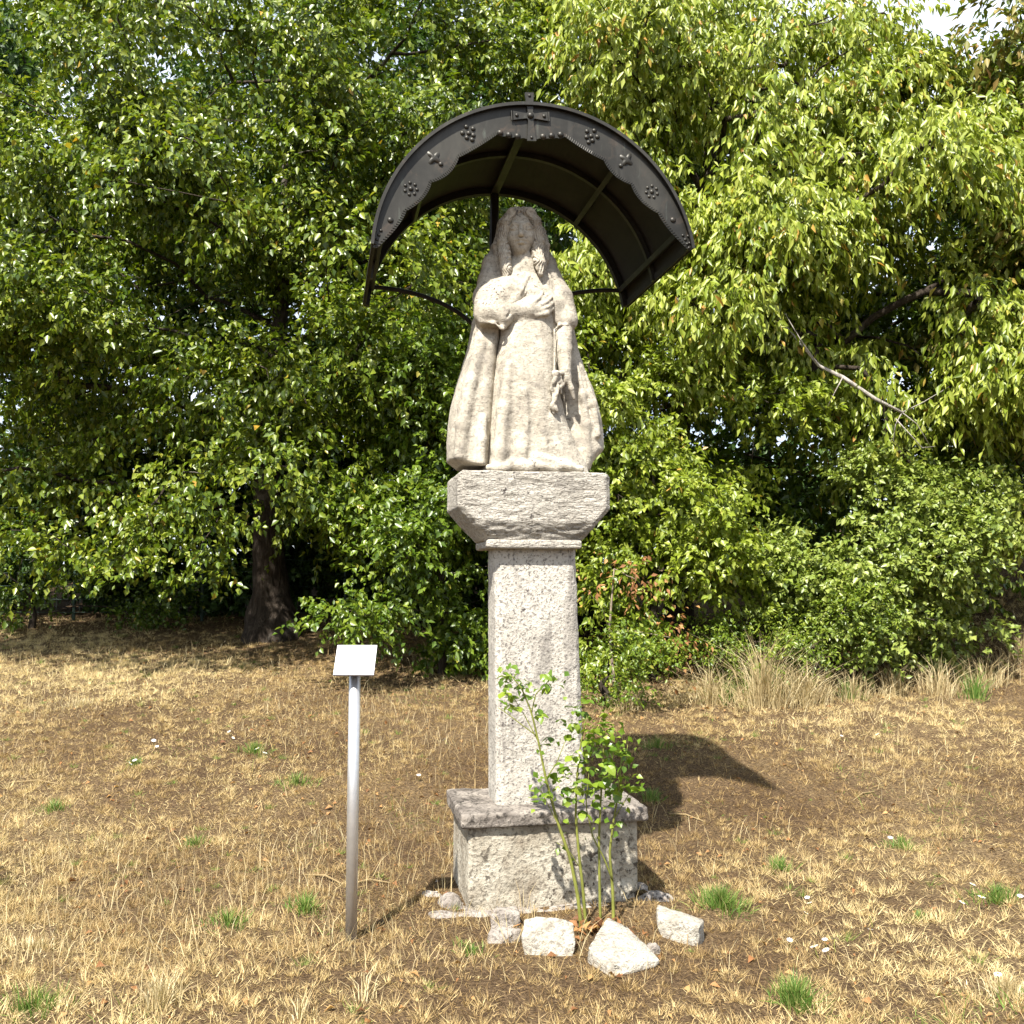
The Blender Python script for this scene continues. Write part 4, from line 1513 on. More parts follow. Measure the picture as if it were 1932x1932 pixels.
# tree behind it, filling the upper left
b = np.array([-7.6, 16.2, gz(-7.6, 16.2)])
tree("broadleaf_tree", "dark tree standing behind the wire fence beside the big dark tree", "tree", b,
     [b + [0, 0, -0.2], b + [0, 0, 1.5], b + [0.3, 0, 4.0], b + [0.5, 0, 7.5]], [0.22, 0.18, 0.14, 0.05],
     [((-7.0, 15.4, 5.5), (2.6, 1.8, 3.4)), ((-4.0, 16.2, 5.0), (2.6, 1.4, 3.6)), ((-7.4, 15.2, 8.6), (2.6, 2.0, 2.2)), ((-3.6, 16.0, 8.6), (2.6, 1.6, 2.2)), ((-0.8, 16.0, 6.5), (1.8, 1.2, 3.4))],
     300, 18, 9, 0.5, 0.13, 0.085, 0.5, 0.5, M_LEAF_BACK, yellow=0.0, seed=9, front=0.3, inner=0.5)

# yellowing cherry on the right
b = np.array([2.05, 12.6, gz(2.05, 12.6)])
tree("cherry_tree", "tall yellow-green tree with drooping narrow leaves and dark bare limbs", "tree", b,
     [b + [0, 0, -0.2], b + [0.0, 0, 0.8], b + [-0.05, -0.1, 2.2], b + [0.1, -0.3, 3.6], b + [0.35, -0.4, 5.0], b + [0.4, -0.3, 6.6], b + [0.3, -0.2, 7.8]],
     [0.22, 0.17, 0.15, 0.135, 0.11, 0.07, 0.03],
     [((2.5, 11.6, 5.3), (1.9, 1.5, 1.9)), ((4.1, 11.2, 4.9), (1.7, 1.4, 1.9)), ((1.6, 12.0, 7.3), (1.7, 1.4, 1.7)), ((3.4, 11.8, 7.4), (1.6, 1.4, 1.5)), ((1.2, 11.2, 3.9), (0.9, 0.9, 1.0)), ((5.0, 11.0, 3.7), (0.8, 1.0, 1.5)), ((4.6, 11.6, 6.2), (1.0, 1.1, 1.0)), ((2.4, 12.2, 8.4), (1.8, 1.2, 1.3))],
     460, 18, 9, 0.25, 0.120, 0.046, 1.25, 0.25, M_LEAF_LIGHT, yellow=0.035, shell=0.35, front=0.35, seed=12, tint_mu=0.55, tint_sd=0.25, r_tip=0.0085,
     keep=lambda C: (C[:, 2] - 1.6) / C[:, 1] < np.where(np.abs(C[:, 0] / C[:, 1] - 0.425) < 0.035, 0.525, 0.80))

# second cherry trunk further right, deeper in
b = np.array([4.6, 13.6, gz(4.6, 13.6)])
tree("maple_tree", "deep green tree in shade beyond the pale broken branch", "tree", b,
     [b + [0, 0, -0.2], b + [0.1, 0, 1.2], b + [0.0, 0, 3.0], b + [0.2, 0, 5.0]], [0.2, 0.15, 0.12, 0.04],
     [((4.6, 13.2, 3.4), (2.1, 1.2, 2.4)), ((6.6, 13.0, 4.6), (1.5, 1.6, 3.0)), ((5.4, 13.2, 6.4), (1.7, 1.2, 2.0)), ((2.6, 14.2, 4.6), (2.2, 1.0, 3.2))],
     300, 16, 9, 0.36, 0.11, 0.075, 0.5, 0.7, M_LEAF_SHRUB, yellow=0.01, seed=17, tint_mu=0.25, front=0.4)

# browning walnut reaching in at the upper right
b = np.array([7.6, 12.2, gz(7.6, 12.2)])
tree("walnut_tree", "browning tree with large leaves reaching in beside the open sky", "tree", b,
     [b + [0, 0, -0.2], b + [0, 0, 1.6], b + [-0.3, -0.2, 3.6], b + [-0.6, -0.4, 5.6], b + [-1.0, -0.5, 7.0]], [0.22, 0.18, 0.15, 0.10, 0.04],
     [((5.65, 11.2, 7.3), (1.0, 0.9, 0.8)), ((6.4, 11.4, 6.0), (0.9, 0.9, 1.5)), ((6.3, 11.2, 4.2), (0.9, 1.0, 1.2))],
     150, 13, 9, 0.24, 0.15, 0.060, 0.6, 0.5, M_LEAF_WALNUT, yellow=0.05, seed=21, tint_mu=0.45, tint_sd=0.28)

# row of background trees that closes the view
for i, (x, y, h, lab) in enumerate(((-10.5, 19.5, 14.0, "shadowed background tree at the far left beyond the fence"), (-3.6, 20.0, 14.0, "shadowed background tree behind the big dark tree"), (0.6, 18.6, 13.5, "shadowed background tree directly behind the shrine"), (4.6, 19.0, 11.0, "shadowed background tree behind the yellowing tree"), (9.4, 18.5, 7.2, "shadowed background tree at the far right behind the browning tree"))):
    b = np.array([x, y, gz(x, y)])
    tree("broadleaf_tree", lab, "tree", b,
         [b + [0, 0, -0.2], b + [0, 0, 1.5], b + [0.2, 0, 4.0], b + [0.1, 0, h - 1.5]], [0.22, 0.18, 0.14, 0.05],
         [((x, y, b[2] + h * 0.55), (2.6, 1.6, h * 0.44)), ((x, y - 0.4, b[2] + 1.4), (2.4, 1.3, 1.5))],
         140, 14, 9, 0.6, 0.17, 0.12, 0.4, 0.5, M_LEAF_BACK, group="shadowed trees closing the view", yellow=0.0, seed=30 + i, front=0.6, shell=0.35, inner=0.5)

# ------------------------------------------------------------------ shrubs
def shrub(label, base, ells, n_clump, twigs, leaves, clump_r, L, W, droop, up, mat, seed, name="shrub", **kw):
    b = np.array([base[0], base[1], gz(base[0], base[1])])
    h = max(e[0][2] for e in ells) - b[2]
    return tree(name, label, "shrub", b, [b + [0, 0, -0.1], b + [0.03, 0, h * 0.25], b + [-0.03, 0, h * 0.6], b + [0.04, 0, h * 0.9]], [0.05, 0.04, 0.03, 0.012], ells, n_clump, twigs, leaves, clump_r, L, W, droop, up, mat, seed=seed, twig_len=kw.pop("twig_len", 0.22), rb=kw.pop("rb", (0.25, 0.55)), r_tip=0.0035, r_trunk=0.035, start=0.0, **kw)


shrub("dark green bushy shrub just left behind the stone pillar", (-0.75, 11.0),
      [((-0.75, 11.0, 1.7), (1.05, 0.9, 1.3)), ((-0.9, 11.2, 3.1), (0.9, 0.8, 1.1)), ((-0.2, 11.2, 2.4), (0.9, 0.8, 1.6)), ((-1.3, 11.3, 1.9), (0.6, 0.6, 0.8))],
      170, 17, 10, 0.20, 0.076, 0.046, 0.45, 0.7, M_LEAF_SHRUB, 41, tint_mu=0.30, yellow=0.004)
shrub("yellow-green shrub just right behind the stone pillar", (1.45, 10.7),
      [((1.45, 10.8, 2.3), (0.85, 0.8, 1.6)), ((0.85, 10.6, 1.5), (0.5, 0.5, 0.9)), ((2.1, 11.0, 3.1), (0.9, 0.7, 1.1)), ((1.0, 10.9, 3.4), (0.7, 0.6, 0.9)), ((1.9, 10.7, 1.9), (0.6, 0.6, 0.7))],
      180, 16, 10, 0.19, 0.076, 0.046, 0.6, 0.55, M_LEAF_LIGHT, 43, tint_mu=0.42, yellow=0.008)
shrub("round pale green bush above the dry grass bank", (4.05, 10.9),
      [((4.0, 10.9, 1.75), (1.15, 0.9, 1.0)), ((3.3, 10.7, 1.35), (0.7, 0.7, 0.6)), ((4.7, 10.8, 1.5), (0.65, 0.7, 0.75)), ((4.2, 10.9, 2.35), (0.7, 0.7, 0.6))],
      170, 16, 11, 0.17, 0.066, 0.044, 0.25, 0.8, M_LEAF_BUSH, 47, tint_mu=0.50, yellow=0.003)
shrub("bright green low shrub in front of the round pale bush", (3.0, 10.2),
      [((3.05, 10.2, 1.0), (0.55, 0.45, 0.42)), ((2.45, 10.4, 1.15), (0.4, 0.4, 0.5))],
      34, 22, 11, 0.18, 0.045, 0.022, 0.15, 0.7, M_LEAF_SHRUB, 49, tint_mu=0.50, yellow=0.003)
shrub("dark-leaved low shrub by the wire fence", (-6.4, 13.7),
      [((-6.6, 13.7, 1.7), (1.3, 0.5, 0.8)), ((-5.2, 13.9, 1.5), (0.8, 0.4, 0.55))],
      55, 18, 9, 0.26, 0.06, 0.04, 0.3, 0.6, M_LEAF_SHRUB, 51, tint_mu=0.20)  # leaves tinted towards the dark end
shrub("small green seedling shrub at the foot of the yellow-green shrub", (0.86, 9.7),
      [((0.86, 9.7, 0.75), (0.36, 0.3, 0.36))],
      16, 18, 9, 0.14, 0.05, 0.03, 0.2, 0.7, M_LEAF_SHRUB, 53, tint_mu=0.40)
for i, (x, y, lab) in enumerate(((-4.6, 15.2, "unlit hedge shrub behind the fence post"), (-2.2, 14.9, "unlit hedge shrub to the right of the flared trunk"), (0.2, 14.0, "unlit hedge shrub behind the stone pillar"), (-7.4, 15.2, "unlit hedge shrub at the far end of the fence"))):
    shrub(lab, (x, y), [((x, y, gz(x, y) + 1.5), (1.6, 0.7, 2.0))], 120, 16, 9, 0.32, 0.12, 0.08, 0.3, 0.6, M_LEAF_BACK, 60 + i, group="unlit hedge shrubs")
# withered sapling with brown leaves at the shrub edge
b = tp(1160, 1290, 9.9)
tree("withered_sapling", "withered sapling with reddish brown leaves beside the yellow-green shrub", "sapling", b,
     [b + [0, 0, -0.1], b + [-0.05, 0, 0.5], b + [0.0, 0, 1.1]], [0.018, 0.012, 0.006],
     [((b[0] - 0.02, b[1] - 0.1, b[2] + 0.75), (0.32, 0.25, 0.5)), ((b[0] + 0.35, b[1] - 0.1, b[2] + 0.35), (0.2, 0.2, 0.18))], 10, 5, 5, 0.10, 0.06, 0.03, 0.9, 0.2, M_DEADLEAF, per=4, rb=(0.05, 0.15), bark=M_TWIG, seed=70, r_tip=0.0025, r_trunk=0.012, start=0.0, tint_mu=0.55)

# pale broken branch leaning out of the yellowing tree
br_pts = [tp(1470, 600, 10.5), tp(1545, 690, 10.3), tp(1590, 712, 10.25), tp(1650, 752, 10.2), tp(1702, 778, 10.15)]
root = empty("dead_branch", br_pts[-1], "pale dead branch slanting down through the yellowing foliage", "branch")
mb = MB()
mb.tube(br_pts, [0.008, 0.016, 0.022, 0.020, 0.012], 8)
mb.build("limb", M_BARK_PALE, root, smooth=True)
for pts in ([(1702, 778), (1730, 800), (1760, 850)], [(1702, 778), (1690, 800), (1685, 830), (1700, 850)], [(1590, 712), (1575, 740), (1560, 770)], [(1545, 690), (1510, 640), (1480, 590)], [(1702, 778), (1740, 760), (1790, 730)], [(1690, 790), (1740, 845), (1765, 842)]):
    mb = MB()
    mb.tube([tp(a, c, 10.15 + 0.05 * k) for k, (a, c) in enumerate(pts)], list(np.linspace(0.007, 0.003, len(pts))), 6)
    mb.build("twig", M_BARK_PALE, root, smooth=True)

# ------------------------------------------------------------------ the wire fence
fence = empty("wire_fence", (-5.6, 13.9, gz(-5.6, 13.9)), "thin green wire mesh fence running into the shade", "fence")
fy = 14.2
for x in (-7.9, -6.05, -4.28, -2.3, -0.4):
    mb = MB()
    z0 = gz(x, fy)
    mb.tube([(x, fy, z0 - 0.2), (x, fy, z0 + 0.8), (x, fy, z0 + 1.65)], 0.024, 8)
    mb.build("post", M_FENCE, fence)
for k in range(9):
    mb = MB()
    mb.tube([(x, fy - 0.03, gz(x, fy) + 0.12 + 0.18 * k + 0.01 * math.sin(x * 3)) for x in np.linspace(-9.0, 0.2, 14)], 0.0035, 4, cap=False)
    mb.build("wire", M_FENCE, fence)
mb = MB()
for x in np.arange(-9.0, 0.2, 0.16):
    z0 = gz(x, fy)
    mb.tube([(x, fy - 0.034, z0 + 0.1), (x, fy - 0.034, z0 + 1.58)], 0.002, 3, cap=False)
o = mb.build("upright_wires", M_FENCE, fence)
o["kind"] = "stuff"

# unseen shrub, added outside the frame to cast a shadow on the meadow's edge
shrub("unseen low shrub added beside the meadow to cast a shadow towards the sign", (-3.6, 4.75),
      [((-3.6, 4.75, 0.72), (0.42, 0.38, 0.55))], 40, 14, 9, 0.16, 0.07, 0.045, 0.3, 0.6, M_LEAF_SHRUB, 57, tint_mu=0.4)

# ------------------------------------------------------------------ dry meadow
def meadow_points(n, dmin, dmax, power):
    """ground points in front of the viewer, thinning out with distance"""
    u = rng.random(n)
    e = 2 - power
    d = (dmin ** e + u * (dmax ** e - dmin ** e)) ** (1 / e)
    x = rng.uniform(-0.66, 0.66, n) * d
    return x, d


def patch(x, y, scale, seed):
    return fbm(np.stack([x, y, np.zeros_like(x)], 1), scale, 3, seed)


def off_base(x, y):
    lx = CY * (x - ORG[0]) + SY * (y - ORG[1])
    ly = -SY * (x - ORG[0]) + CY * (y - ORG[1])
    return ~((np.abs(lx) < 0.47) & (np.abs(ly) < 0.33))


rng = np.random.default_rng(77)
n = 440000
x, y = meadow_points(n, 3.3, 14.5, 1.15)
k = off_base(x, y)
x, y = x[k], y[k]
p_straw = patch(x, y, 0.55, 101)
p_bare = patch(x, y, 0.9, 131)
p_green = patch(x, y, 1.6, 151)
# straw-coloured sweeps on the left, barer brown on the right and in front
left = sstep(0.4, -2.2, x)
straw = np.clip(0.36 + 1.0 * p_straw + 0.28 * left, 0, 1)
bare = np.clip(0.45 + 0.9 * p_bare - 0.15 * left, 0, 1)
for cx_, cy_, rx_, ry_, am in ((-4.6, 10.6, 2.6, 1.5, 0.55), (-2.2, 4.75, 0.9, 0.55, 0.5), (-3.2, 5.6, 1.0, 0.5, 0.3), (2.0, 4.2, 0.5, 0.35, 0.5), (-1.6, 7.2, 1.3, 1.0, 0.25), (3.6, 7.6, 1.6, 0.9, 0.25)):
    w_ = np.exp(-(((x - cx_) / rx_) ** 2 + ((y - cy_) / ry_) ** 2) * (1 + 0.5 * p_green))
    straw = straw + am * w_
    bare = bare - am * 1.2 * w_
for cx_, cy_, rx_, ry_, am in ((-0.3, 4.2, 1.3, 0.45, 0.35), (1.5, 5.4, 1.3, 0.7, 0.30), (-2.6, 12.6, 2.8, 1.2, 0.45), (2.8, 8.9, 1.6, 0.5, 0.25)):
    w_ = np.exp(-(((x - cx_) / rx_) ** 2 + ((y - cy_) / ry_) ** 2) * (1 + 0.5 * p_green))
    straw = straw - am * w_
    bare = bare + am * w_
straw = np.clip(straw, 0, 1.1)
k = rng.random(len(x)) > 0.34 * np.clip(bare, 0, 1.3)
x, y, straw, p_green = x[k], y[k], straw[k], p_green[k]
n = len(x)
z = ground_z(x, y) - 0.004
az = rng.uniform(0, 2 * math.pi, n)
flatb = rng.random(n) < 0.90
el_ = np.where(flatb, rng.uniform(0.02, 0.55, n), rng.uniform(0.7, 1.45, n))
A = np.stack([np.cos(az) * np.cos(el_), np.sin(az) * np.cos(el_), np.sin(el_)], 1)
sd = unit(np.cross(A, rng.normal(size=(n, 3))))
Lb = np.where(flatb, rng.uniform(0.015, 0.055, n), rng.uniform(0.015, 0.05, n) * (1 + 1.6 * (rng.random(n) < 0.12)))
Lb *= 1 + 0.02 * np.clip(y - 5, 0, 10)
Wb = rng.uniform(0.0016, 0.0036, n) * (1 + 0.10 * np.clip(y - 5, 0, 10))
tnt = np.clip(0.24 + 0.62 * straw + rng.normal(0, 0.20, n), 0.0, 0.90)
g = (rng.random(n) < sstep(0.18, 0.75, p_green) * 0.40)
tnt[g] = rng.uniform(0.93, 1.0, g.sum())
P = np.stack([x, y, z], 1)
# lying fibres are single slivers, standing blades bend
k = flatb
nf = int(k.sum())
Vf = np.stack([P[k] - sd[k] * Wb[k, None] * 0.5, P[k] + sd[k] * Wb[k, None] * 0.5, P[k] + A[k] * Lb[k, None]], 1).reshape(-1, 3)
Ff = np.arange(nf * 3).reshape(-1, 3)
k = ~flatb
Vs, Fs_ = blade_mesh(P[k], A[k], sd[k], Lb[k] * 1.1, Wb[k], rng.uniform(0.0, 0.25, int(k.sum())))
o = add("dry_grass", np.concatenate([Vf, Vs]), np.concatenate([Ff, Fs_ + nf * 3]), M_DRY, tint=np.concatenate([np.repeat(tnt[flatb], 3), np.repeat(tnt[k], 5)]))
o["kind"] = "stuff"
tag(o, "short matted dry brown and straw grass covering the meadow", "grass")

# short dry turf growing in thousands of small tussocks
rng = np.random.default_rng(78)
m = 13500
x, y = meadow_points(m, 3.3, 13.5, 0.95)
k = off_base(x, y)
x, y = x[k], y[k]
ps, pb_ = patch(x, y, 0.55, 101), patch(x, y, 0.9, 131)
st = np.clip(0.42 + 1.0 * ps + 0.28 * sstep(0.4, -2.2, x), 0, 1.1)
k = rng.random(len(x)) > 0.60 * np.clip(0.30 + 0.9 * pb_ - 0.2 * sstep(0.4, -2.2, x), 0, 1)
x, y, st = x[k], y[k], st[k]
m = len(x)
per_ = 34
size = rng.uniform(0.018, 0.055, m) * (0.7 + 0.6 * st)
X, Y, Sz = np.repeat(x, per_), np.repeat(y, per_), np.repeat(size, per_)
n = len(X)
az = rng.uniform(0, 6.283, n)
r = np.abs(rng.normal(0, 0.55, n)) * Sz
X, Y = X + r * np.cos(az), Y + r * np.sin(az)
az2 = az + rng.normal(0, 0.8, n)
el_ = np.clip(1.35 - 0.75 * r / Sz - np.abs(rng.normal(0, 0.25, n)), 0.1, 1.5)
A = np.stack([np.cos(az2) * np.cos(el_), np.sin(az2) * np.cos(el_), np.sin(el_)], 1)
sd = unit(np.cross(A, rng.normal(size=(n, 3))))
L_ = (Sz * rng.uniform(0.6, 1.5, n))[:, None]
W_ = (rng.uniform(0.0018, 0.0034, n) * (1 + 0.08 * np.clip(Y - 5, 0, 10)))[:, None]
P = np.stack([X, Y, ground_z(X, Y) - 0.004], 1)
V = np.stack([P - sd * W_ * 0.5, P + sd * W_ * 0.5, P + A * L_], 1).reshape(-1, 3)
tn = np.clip(0.28 + 0.60 * np.repeat(st, per_) + np.repeat(rng.normal(0, 0.10, m), per_) + rng.normal(0, 0.14, n), 0, 0.90)
gr = np.repeat(rng.random(m) < 0.035, per_)
tn[gr] = rng.uniform(0.93, 1.0, gr.sum())
o = add("turf_tussocks", V, np.arange(n * 3).reshape(-1, 3), M_DRY, tint=np.repeat(tn, 3))
o["kind"] = "stuff"
tag(o, "small dry golden tussocks growing all over the meadow", "grass")

# standing thin straw stems, left and far
n = 17000
x, y = meadow_points(n, 4.2, 12.5, 0.9)
w = sstep(-0.1, 0.5, patch(x, y, 0.7, 171) + 0.25 * sstep(0.2, -1.5, x))
k = (rng.random(n) < w) & off_base(x, y)
x, y = x[k], y[k]
n = len(x)
az = rng.uniform(0, 6.283, n)
el_ = rng.uniform(1.1, 1.5, n)
A = np.stack([np.cos(az) * np.cos(el_), np.sin(az) * np.cos(el_), np.sin(el_)], 1)
V, Fc = blade_mesh(np.stack([x, y, ground_z(x, y) - 0.005], 1), A, np.cross(A, rng.normal(size=(n, 3))), rng.uniform(0.06, 0.19, n), rng.uniform(0.002, 0.0034, n), rng.uniform(0, 0.3, n))
o = add("straw_stems", V, Fc, M_STRAW, tint=np.repeat(rng.uniform(0, 0.8, n), 5))
o["kind"] = "stuff"
tag(o, "thin upright straw stems scattered through the meadow", "grass")

# fallen dead leaves and chips
n = 1600
x, y = meadow_points(n, 3.4, 13.5, 1.0)
k = off_base(x, y)
x, y = x[k], y[k]
n = len(x)
A = unit(np.stack([rng.normal(size=n), rng.normal(size=n), rng.normal(size=n) * 0.25], 1))
Nn = unit(np.stack([rng.normal(size=n) * 0.5, rng.normal(size=n) * 0.5, np.ones(n)], 1))
Ls = rng.uniform(0.015, 0.05, n)
V, Fc = leaf_mesh(np.stack([x, y, ground_z(x, y) + 0.012], 1), A, Nn, Ls, Ls * rng.uniform(0.4, 0.7, n), 0.25, 0.35)
o = add("fallen_leaves", V, Fc, M_DEADLEAF, tint=np.repeat(rng.uniform(0, 1, n), 5))
o["kind"] = "stuff"
tag(o, "small dry fallen leaves littering the meadow", "leaves")


def hit(px, py, h=0.0):
    """where a pixel direction meets the ground (lifted by h)"""
    d = ray(px, py)
    t = np.arange(2.5, 30, 0.01)
    Q = np.array([0, 0, CAM_H]) + t[:, None] * d
    k = np.argmax(Q[:, 2] - h <= ground_z(Q[:, 0], Q[:, 1]))
    return Q[k]


def tuft(name, label, cat, group, px, py, nb, h, spread, mat, width=0.004, wide=None, tint=(0, 1), lean=0.45, dist=None, bend=0.35):
    global rng
    rng = np.random.default_rng(int(px * 7 + py))
    c = hit(px, py)
    a = rng.uniform(0, 6.283, nb)
    r = np.abs(rng.normal(0, 0.55, nb)) * spread * (0.75 + 0.45 * np.sin(a * 2 + px) + 0.3 * np.sin(a * 5 + py))
    r = np.minimum(np.abs(r), spread * 0.85)
    x = c[0] + r * np.cos(a) * (wide or 1.0)
    y = c[1] + r * np.sin(a)
    az = a + rng.normal(0, 0.7, nb)
    el_ = math.pi / 2 - np.abs(rng.normal(0, lean, nb)) * (0.4 + r / spread)
    el_ = np.clip(el_, 0.15, 1.57)
    A = np.stack([np.cos(az) * np.cos(el_), np.sin(az) * np.cos(el_), np.sin(el_)], 1)
    V, Fc = blade_mesh(np.stack([x, y, ground_z(x, y) - 0.006], 1), A, np.cross(A, rng.normal(size=(nb, 3))), h * rng.uniform(0.3, 1.15, nb) * (1 - 0.35 * r / spread), width * rng.uniform(0.7, 1.3, nb), rng.uniform(0, bend, nb))
    org = np.array([c[0], c[1], gz(c[0], c[1])])
    return add_thing(name, V, Fc, mat, org, label, cat, group, tint=np.repeat(rng.uniform(tint[0], tint[1], nb), 5))


# green tufts
for px, py, nb, h, sp, lab in (
        (1360, 1712, 420, 0.10, 0.13, "lush green grass tuft just right of the boxy white stone"),
        (1500, 1895, 260, 0.11, 0.11, "bright feathery green tuft in the bare soil beyond the tilted slab"),
        (480, 1420, 170, 0.09, 0.12, "green tuft with white daisies out in the meadow behind the sign post"),
        (430, 1745, 120, 0.08, 0.12, "sparse green tuft in the dry grass near the foot of the sign post"),
        (575, 1720, 120, 0.09, 0.10, "pale green tuft beside the foot of the sign post"),
        (100, 1530, 110, 0.08, 0.10, "small green tuft next to the shadow patch"),
        (560, 1480, 130, 0.09, 0.14, "loose green weeds between the daisies and the sign post"),
        (370, 1595, 90, 0.07, 0.10, "thin dark green weeds in the straw patch"),
        (1470, 1640, 130, 0.07, 0.13, "grey green weed patch right of the plinth"),
        (1700, 1600, 110, 0.08, 0.10, "thin green weed in the brown turf away from the shrine"),
        (1880, 1700, 200, 0.09, 0.16, "leafy green weeds with daisies by the pale straw mound"),
        (1230, 1510, 120, 0.09, 0.10, "shaded green tuft in the shadow of the capital"),
        (1240, 1410, 90, 0.10, 0.10, "shaded green tuft in the shadow of the canopy"),
        (60, 1905, 160, 0.08, 0.16, "yellowish green tuft by the bleached straw clump"),
        (1180, 1800, 60, 0.05, 0.08, "tiny green sprouts beside the tilted slab"),
        (890, 1800, 90, 0.05, 0.10, "tiny green sprouts before the lichen-dark stones"),
        (1735, 1735, 90, 0.05, 0.07, "dark leafy rosette in the bare soil"),
        (250, 1445, 80, 0.08, 0.09, "small green tuft below a row of daisies"),
        (1990, 1930, 200, 0.10, 0.18, "feathery green growth at the edge of the straw mound")):
    tuft("grass_tuft", lab, "grass tuft", "green tufts in the dry meadow", px, py, int(nb * 1.5), h * 1.25, sp * 1.25, M_GREENGRASS, 0.0042, lean=0.6)
# bleached straw clumps
for px, py, nb, h, sp, lab in (
        (300, 1905, 230, 0.19, 0.13, "bleached straw clump with long curved blades, the fullest in the meadow"),
        (685, 1890, 34, 0.17, 0.06, "thin bleached straw tuft in front of the sign post"),
        (565, 1925, 60, 0.14, 0.07, "short bleached straw tuft between the fullest clump and the sign post"),
        (1900, 1880, 460, 0.10, 0.20, "low mound of pale straw with a white seed head"),
        (150, 1330, 500, 0.07, 0.55, "bright sweep of bleached straw near the left shrubs"),
        (60, 1790, 420, 0.06, 0.40, "bleached flattened straw patch beyond the fullest clump")):
    o = tuft("straw_clump", lab, "straw clump", "bleached straw clumps", px, py, nb, h, sp, M_STRAW, 0.0036, bend=0.4)
    if sp > 0.3:
        o["kind"] = "stuff"
# tall dry grass along the foot of the shrubs on the right
for px, py, nb, h, sp, lab in (
        (1340, 1318, 170, 0.42, 0.28, "tall dry grass nearest the yellow-green shrub"),
        (1440, 1322, 360, 0.66, 0.34, "tallest dry grass clump with a lone high stalk"),
        (1520, 1318, 260, 0.42, 0.34, "tangled tawny grass clump in front of the bright green low shrub"),
        (1610, 1310, 150, 0.32, 0.30, "short dry grass below the round pale bush"),
        (1690, 1300, 130, 0.32, 0.30, "sparse dry grass below the round pale bush's far side"),
        (1770, 1300, 160, 0.38, 0.32, "dry weedy grass between the round bush and the bank"),
        (1860, 1290, 190, 0.36, 0.40, "dry grass on the bank below the browning tree"),
        (1930, 1230, 260, 0.30, 0.55, "pale dry grass covering the top of the bank"),
        (820, 1240, 160, 0.20, 0.40, "dry brown grass at the foot of the dark green shrub"),
        (1180, 1330, 120, 0.22, 0.26, "dry grass at the foot of the withered sapling")):
    o = tuft("tall_dry_grass", lab, "dry grass", "tall dry grass along the shrubs", px, py + 10, int(nb * 1.35), h * 1.15, sp, M_STRAW, 0.005, wide=1.3, lean=0.50, bend=0.6, tint=(0.0, 0.8))
# green shoots through the tall grass
for px, py, nb, h, sp, lab in (
        (1375, 1322, 110, 0.24, 0.2, "green shoots in the tall dry grass by the yellow-green shrub"),
        (1440, 1312, 200, 0.42, 0.30, "green shoots inside the tallest dry grass clump"),
        (1600, 1318, 110, 0.24, 0.2, "green shoots below the round pale bush"),
        (1840, 1318, 120, 0.30, 0.2, "green shoots at the foot of the bank")):
    tuft("green_shoots", lab, "weeds", "green shoots in the tall grass", px, py, nb, h, sp, M_GREENGRASS, 0.008, lean=0.4)

# ------------------------------------------------------------------ daisies
def daisy_mesh(r):
    V, Fp = [(0, 0, 0)], []
    for k in range(11):
        t = 2 * math.pi * k / 11
        for dt, rr, z in ((-0.20, 0.55, 0.0), (-0.12, 1.0, 0.02), (0.12, 1.0, 0.02), (0.20, 0.55, 0.0)):
            V.append((r * rr * math.cos(t + dt), r * rr * math.sin(t + dt), r * z))
        b = 1 + 4 * k
        Fp.append([0, b, b + 1, b + 2, b + 3])
    return V, Fp


dv, df = daisy_mesh(0.0150)
petals_me = mesh_data("petals", dv, df, M_PETAL)
mb = MB()
mb.dome((0, 0, 0.0006), 0.0046, (0, 0, 1), 0.6, 8, 3)
disk_me = mesh_data("flower_centre", mb.v, mb.f, M_DISK)
mb = MB()
mb.tube([(0, 0, -0.075), (0.004, 0, -0.04), (0, 0, -0.001)], 0.0013, 5)
stem_me = mesh_data("stem", mb.v, mb.f, M_STEM)


def daisy(px, py, h, group, label):
    p = hit(px, py, h)
    r = empty("daisy", (p[0], p[1], p[2]), label, "flower", group)
    r.rotation_euler = (rnd.uniform(0.1, 0.8), rnd.uniform(-0.4, 0.4), rnd.uniform(0, 6))
    s = rnd.uniform(0.8, 1.25)
    r.scale = (s, s, s * h / 0.075)
    for nm, me in (("petals", petals_me), ("flower_centre", disk_me), ("stem", stem_me)):
        link(bpy.data.objects.new(nm, me), r)


for px, py in ((246, 1440), (254, 1434), (268, 1436), (283, 1422), (296, 1408), (290, 1397)):
    daisy(px, py, 0.09, "daisies in a row", "white daisy in the row of flowers out in the straw meadow")
for px, py in ((440, 1392), (470, 1396), (432, 1380), (493, 1402), (510, 1388), (485, 1412), (500, 1420), (480, 1430), (518, 1406)):
    daisy(px, py, 0.08, "daisies on the green tuft", "white daisy on the green tuft behind the sign post")
for px, py in ((1523, 1693), (1527, 1703), (1521, 1722), (1640, 1727), (1556, 1772), (1575, 1771), (1536, 1785), (1558, 1792), (1490, 1773), (1642, 1753), (1680, 1400 + 180)):
    daisy(px, py, 0.05, "daisies in the bare soil", "white daisy in the bare soil right of the stones")
for px, py in ((1835, 1668), (1852, 1692), (1865, 1683), (1925, 1690), (1815, 1702)):
    daisy(px, py, 0.07, "daisies on the leafy weeds", "white daisy on the leafy weeds by the pale straw mound")
daisy(1883, 1838, 0.11, None, "single white flower head standing on the pale straw mound")
for px, py in ((1588, 1388), (1655, 1385), (807, 1432), (838, 1395), (790, 1462)):
    daisy(px, py, 0.05, "scattered far daisies", "lone white daisy scattered in the meadow behind the shrine")

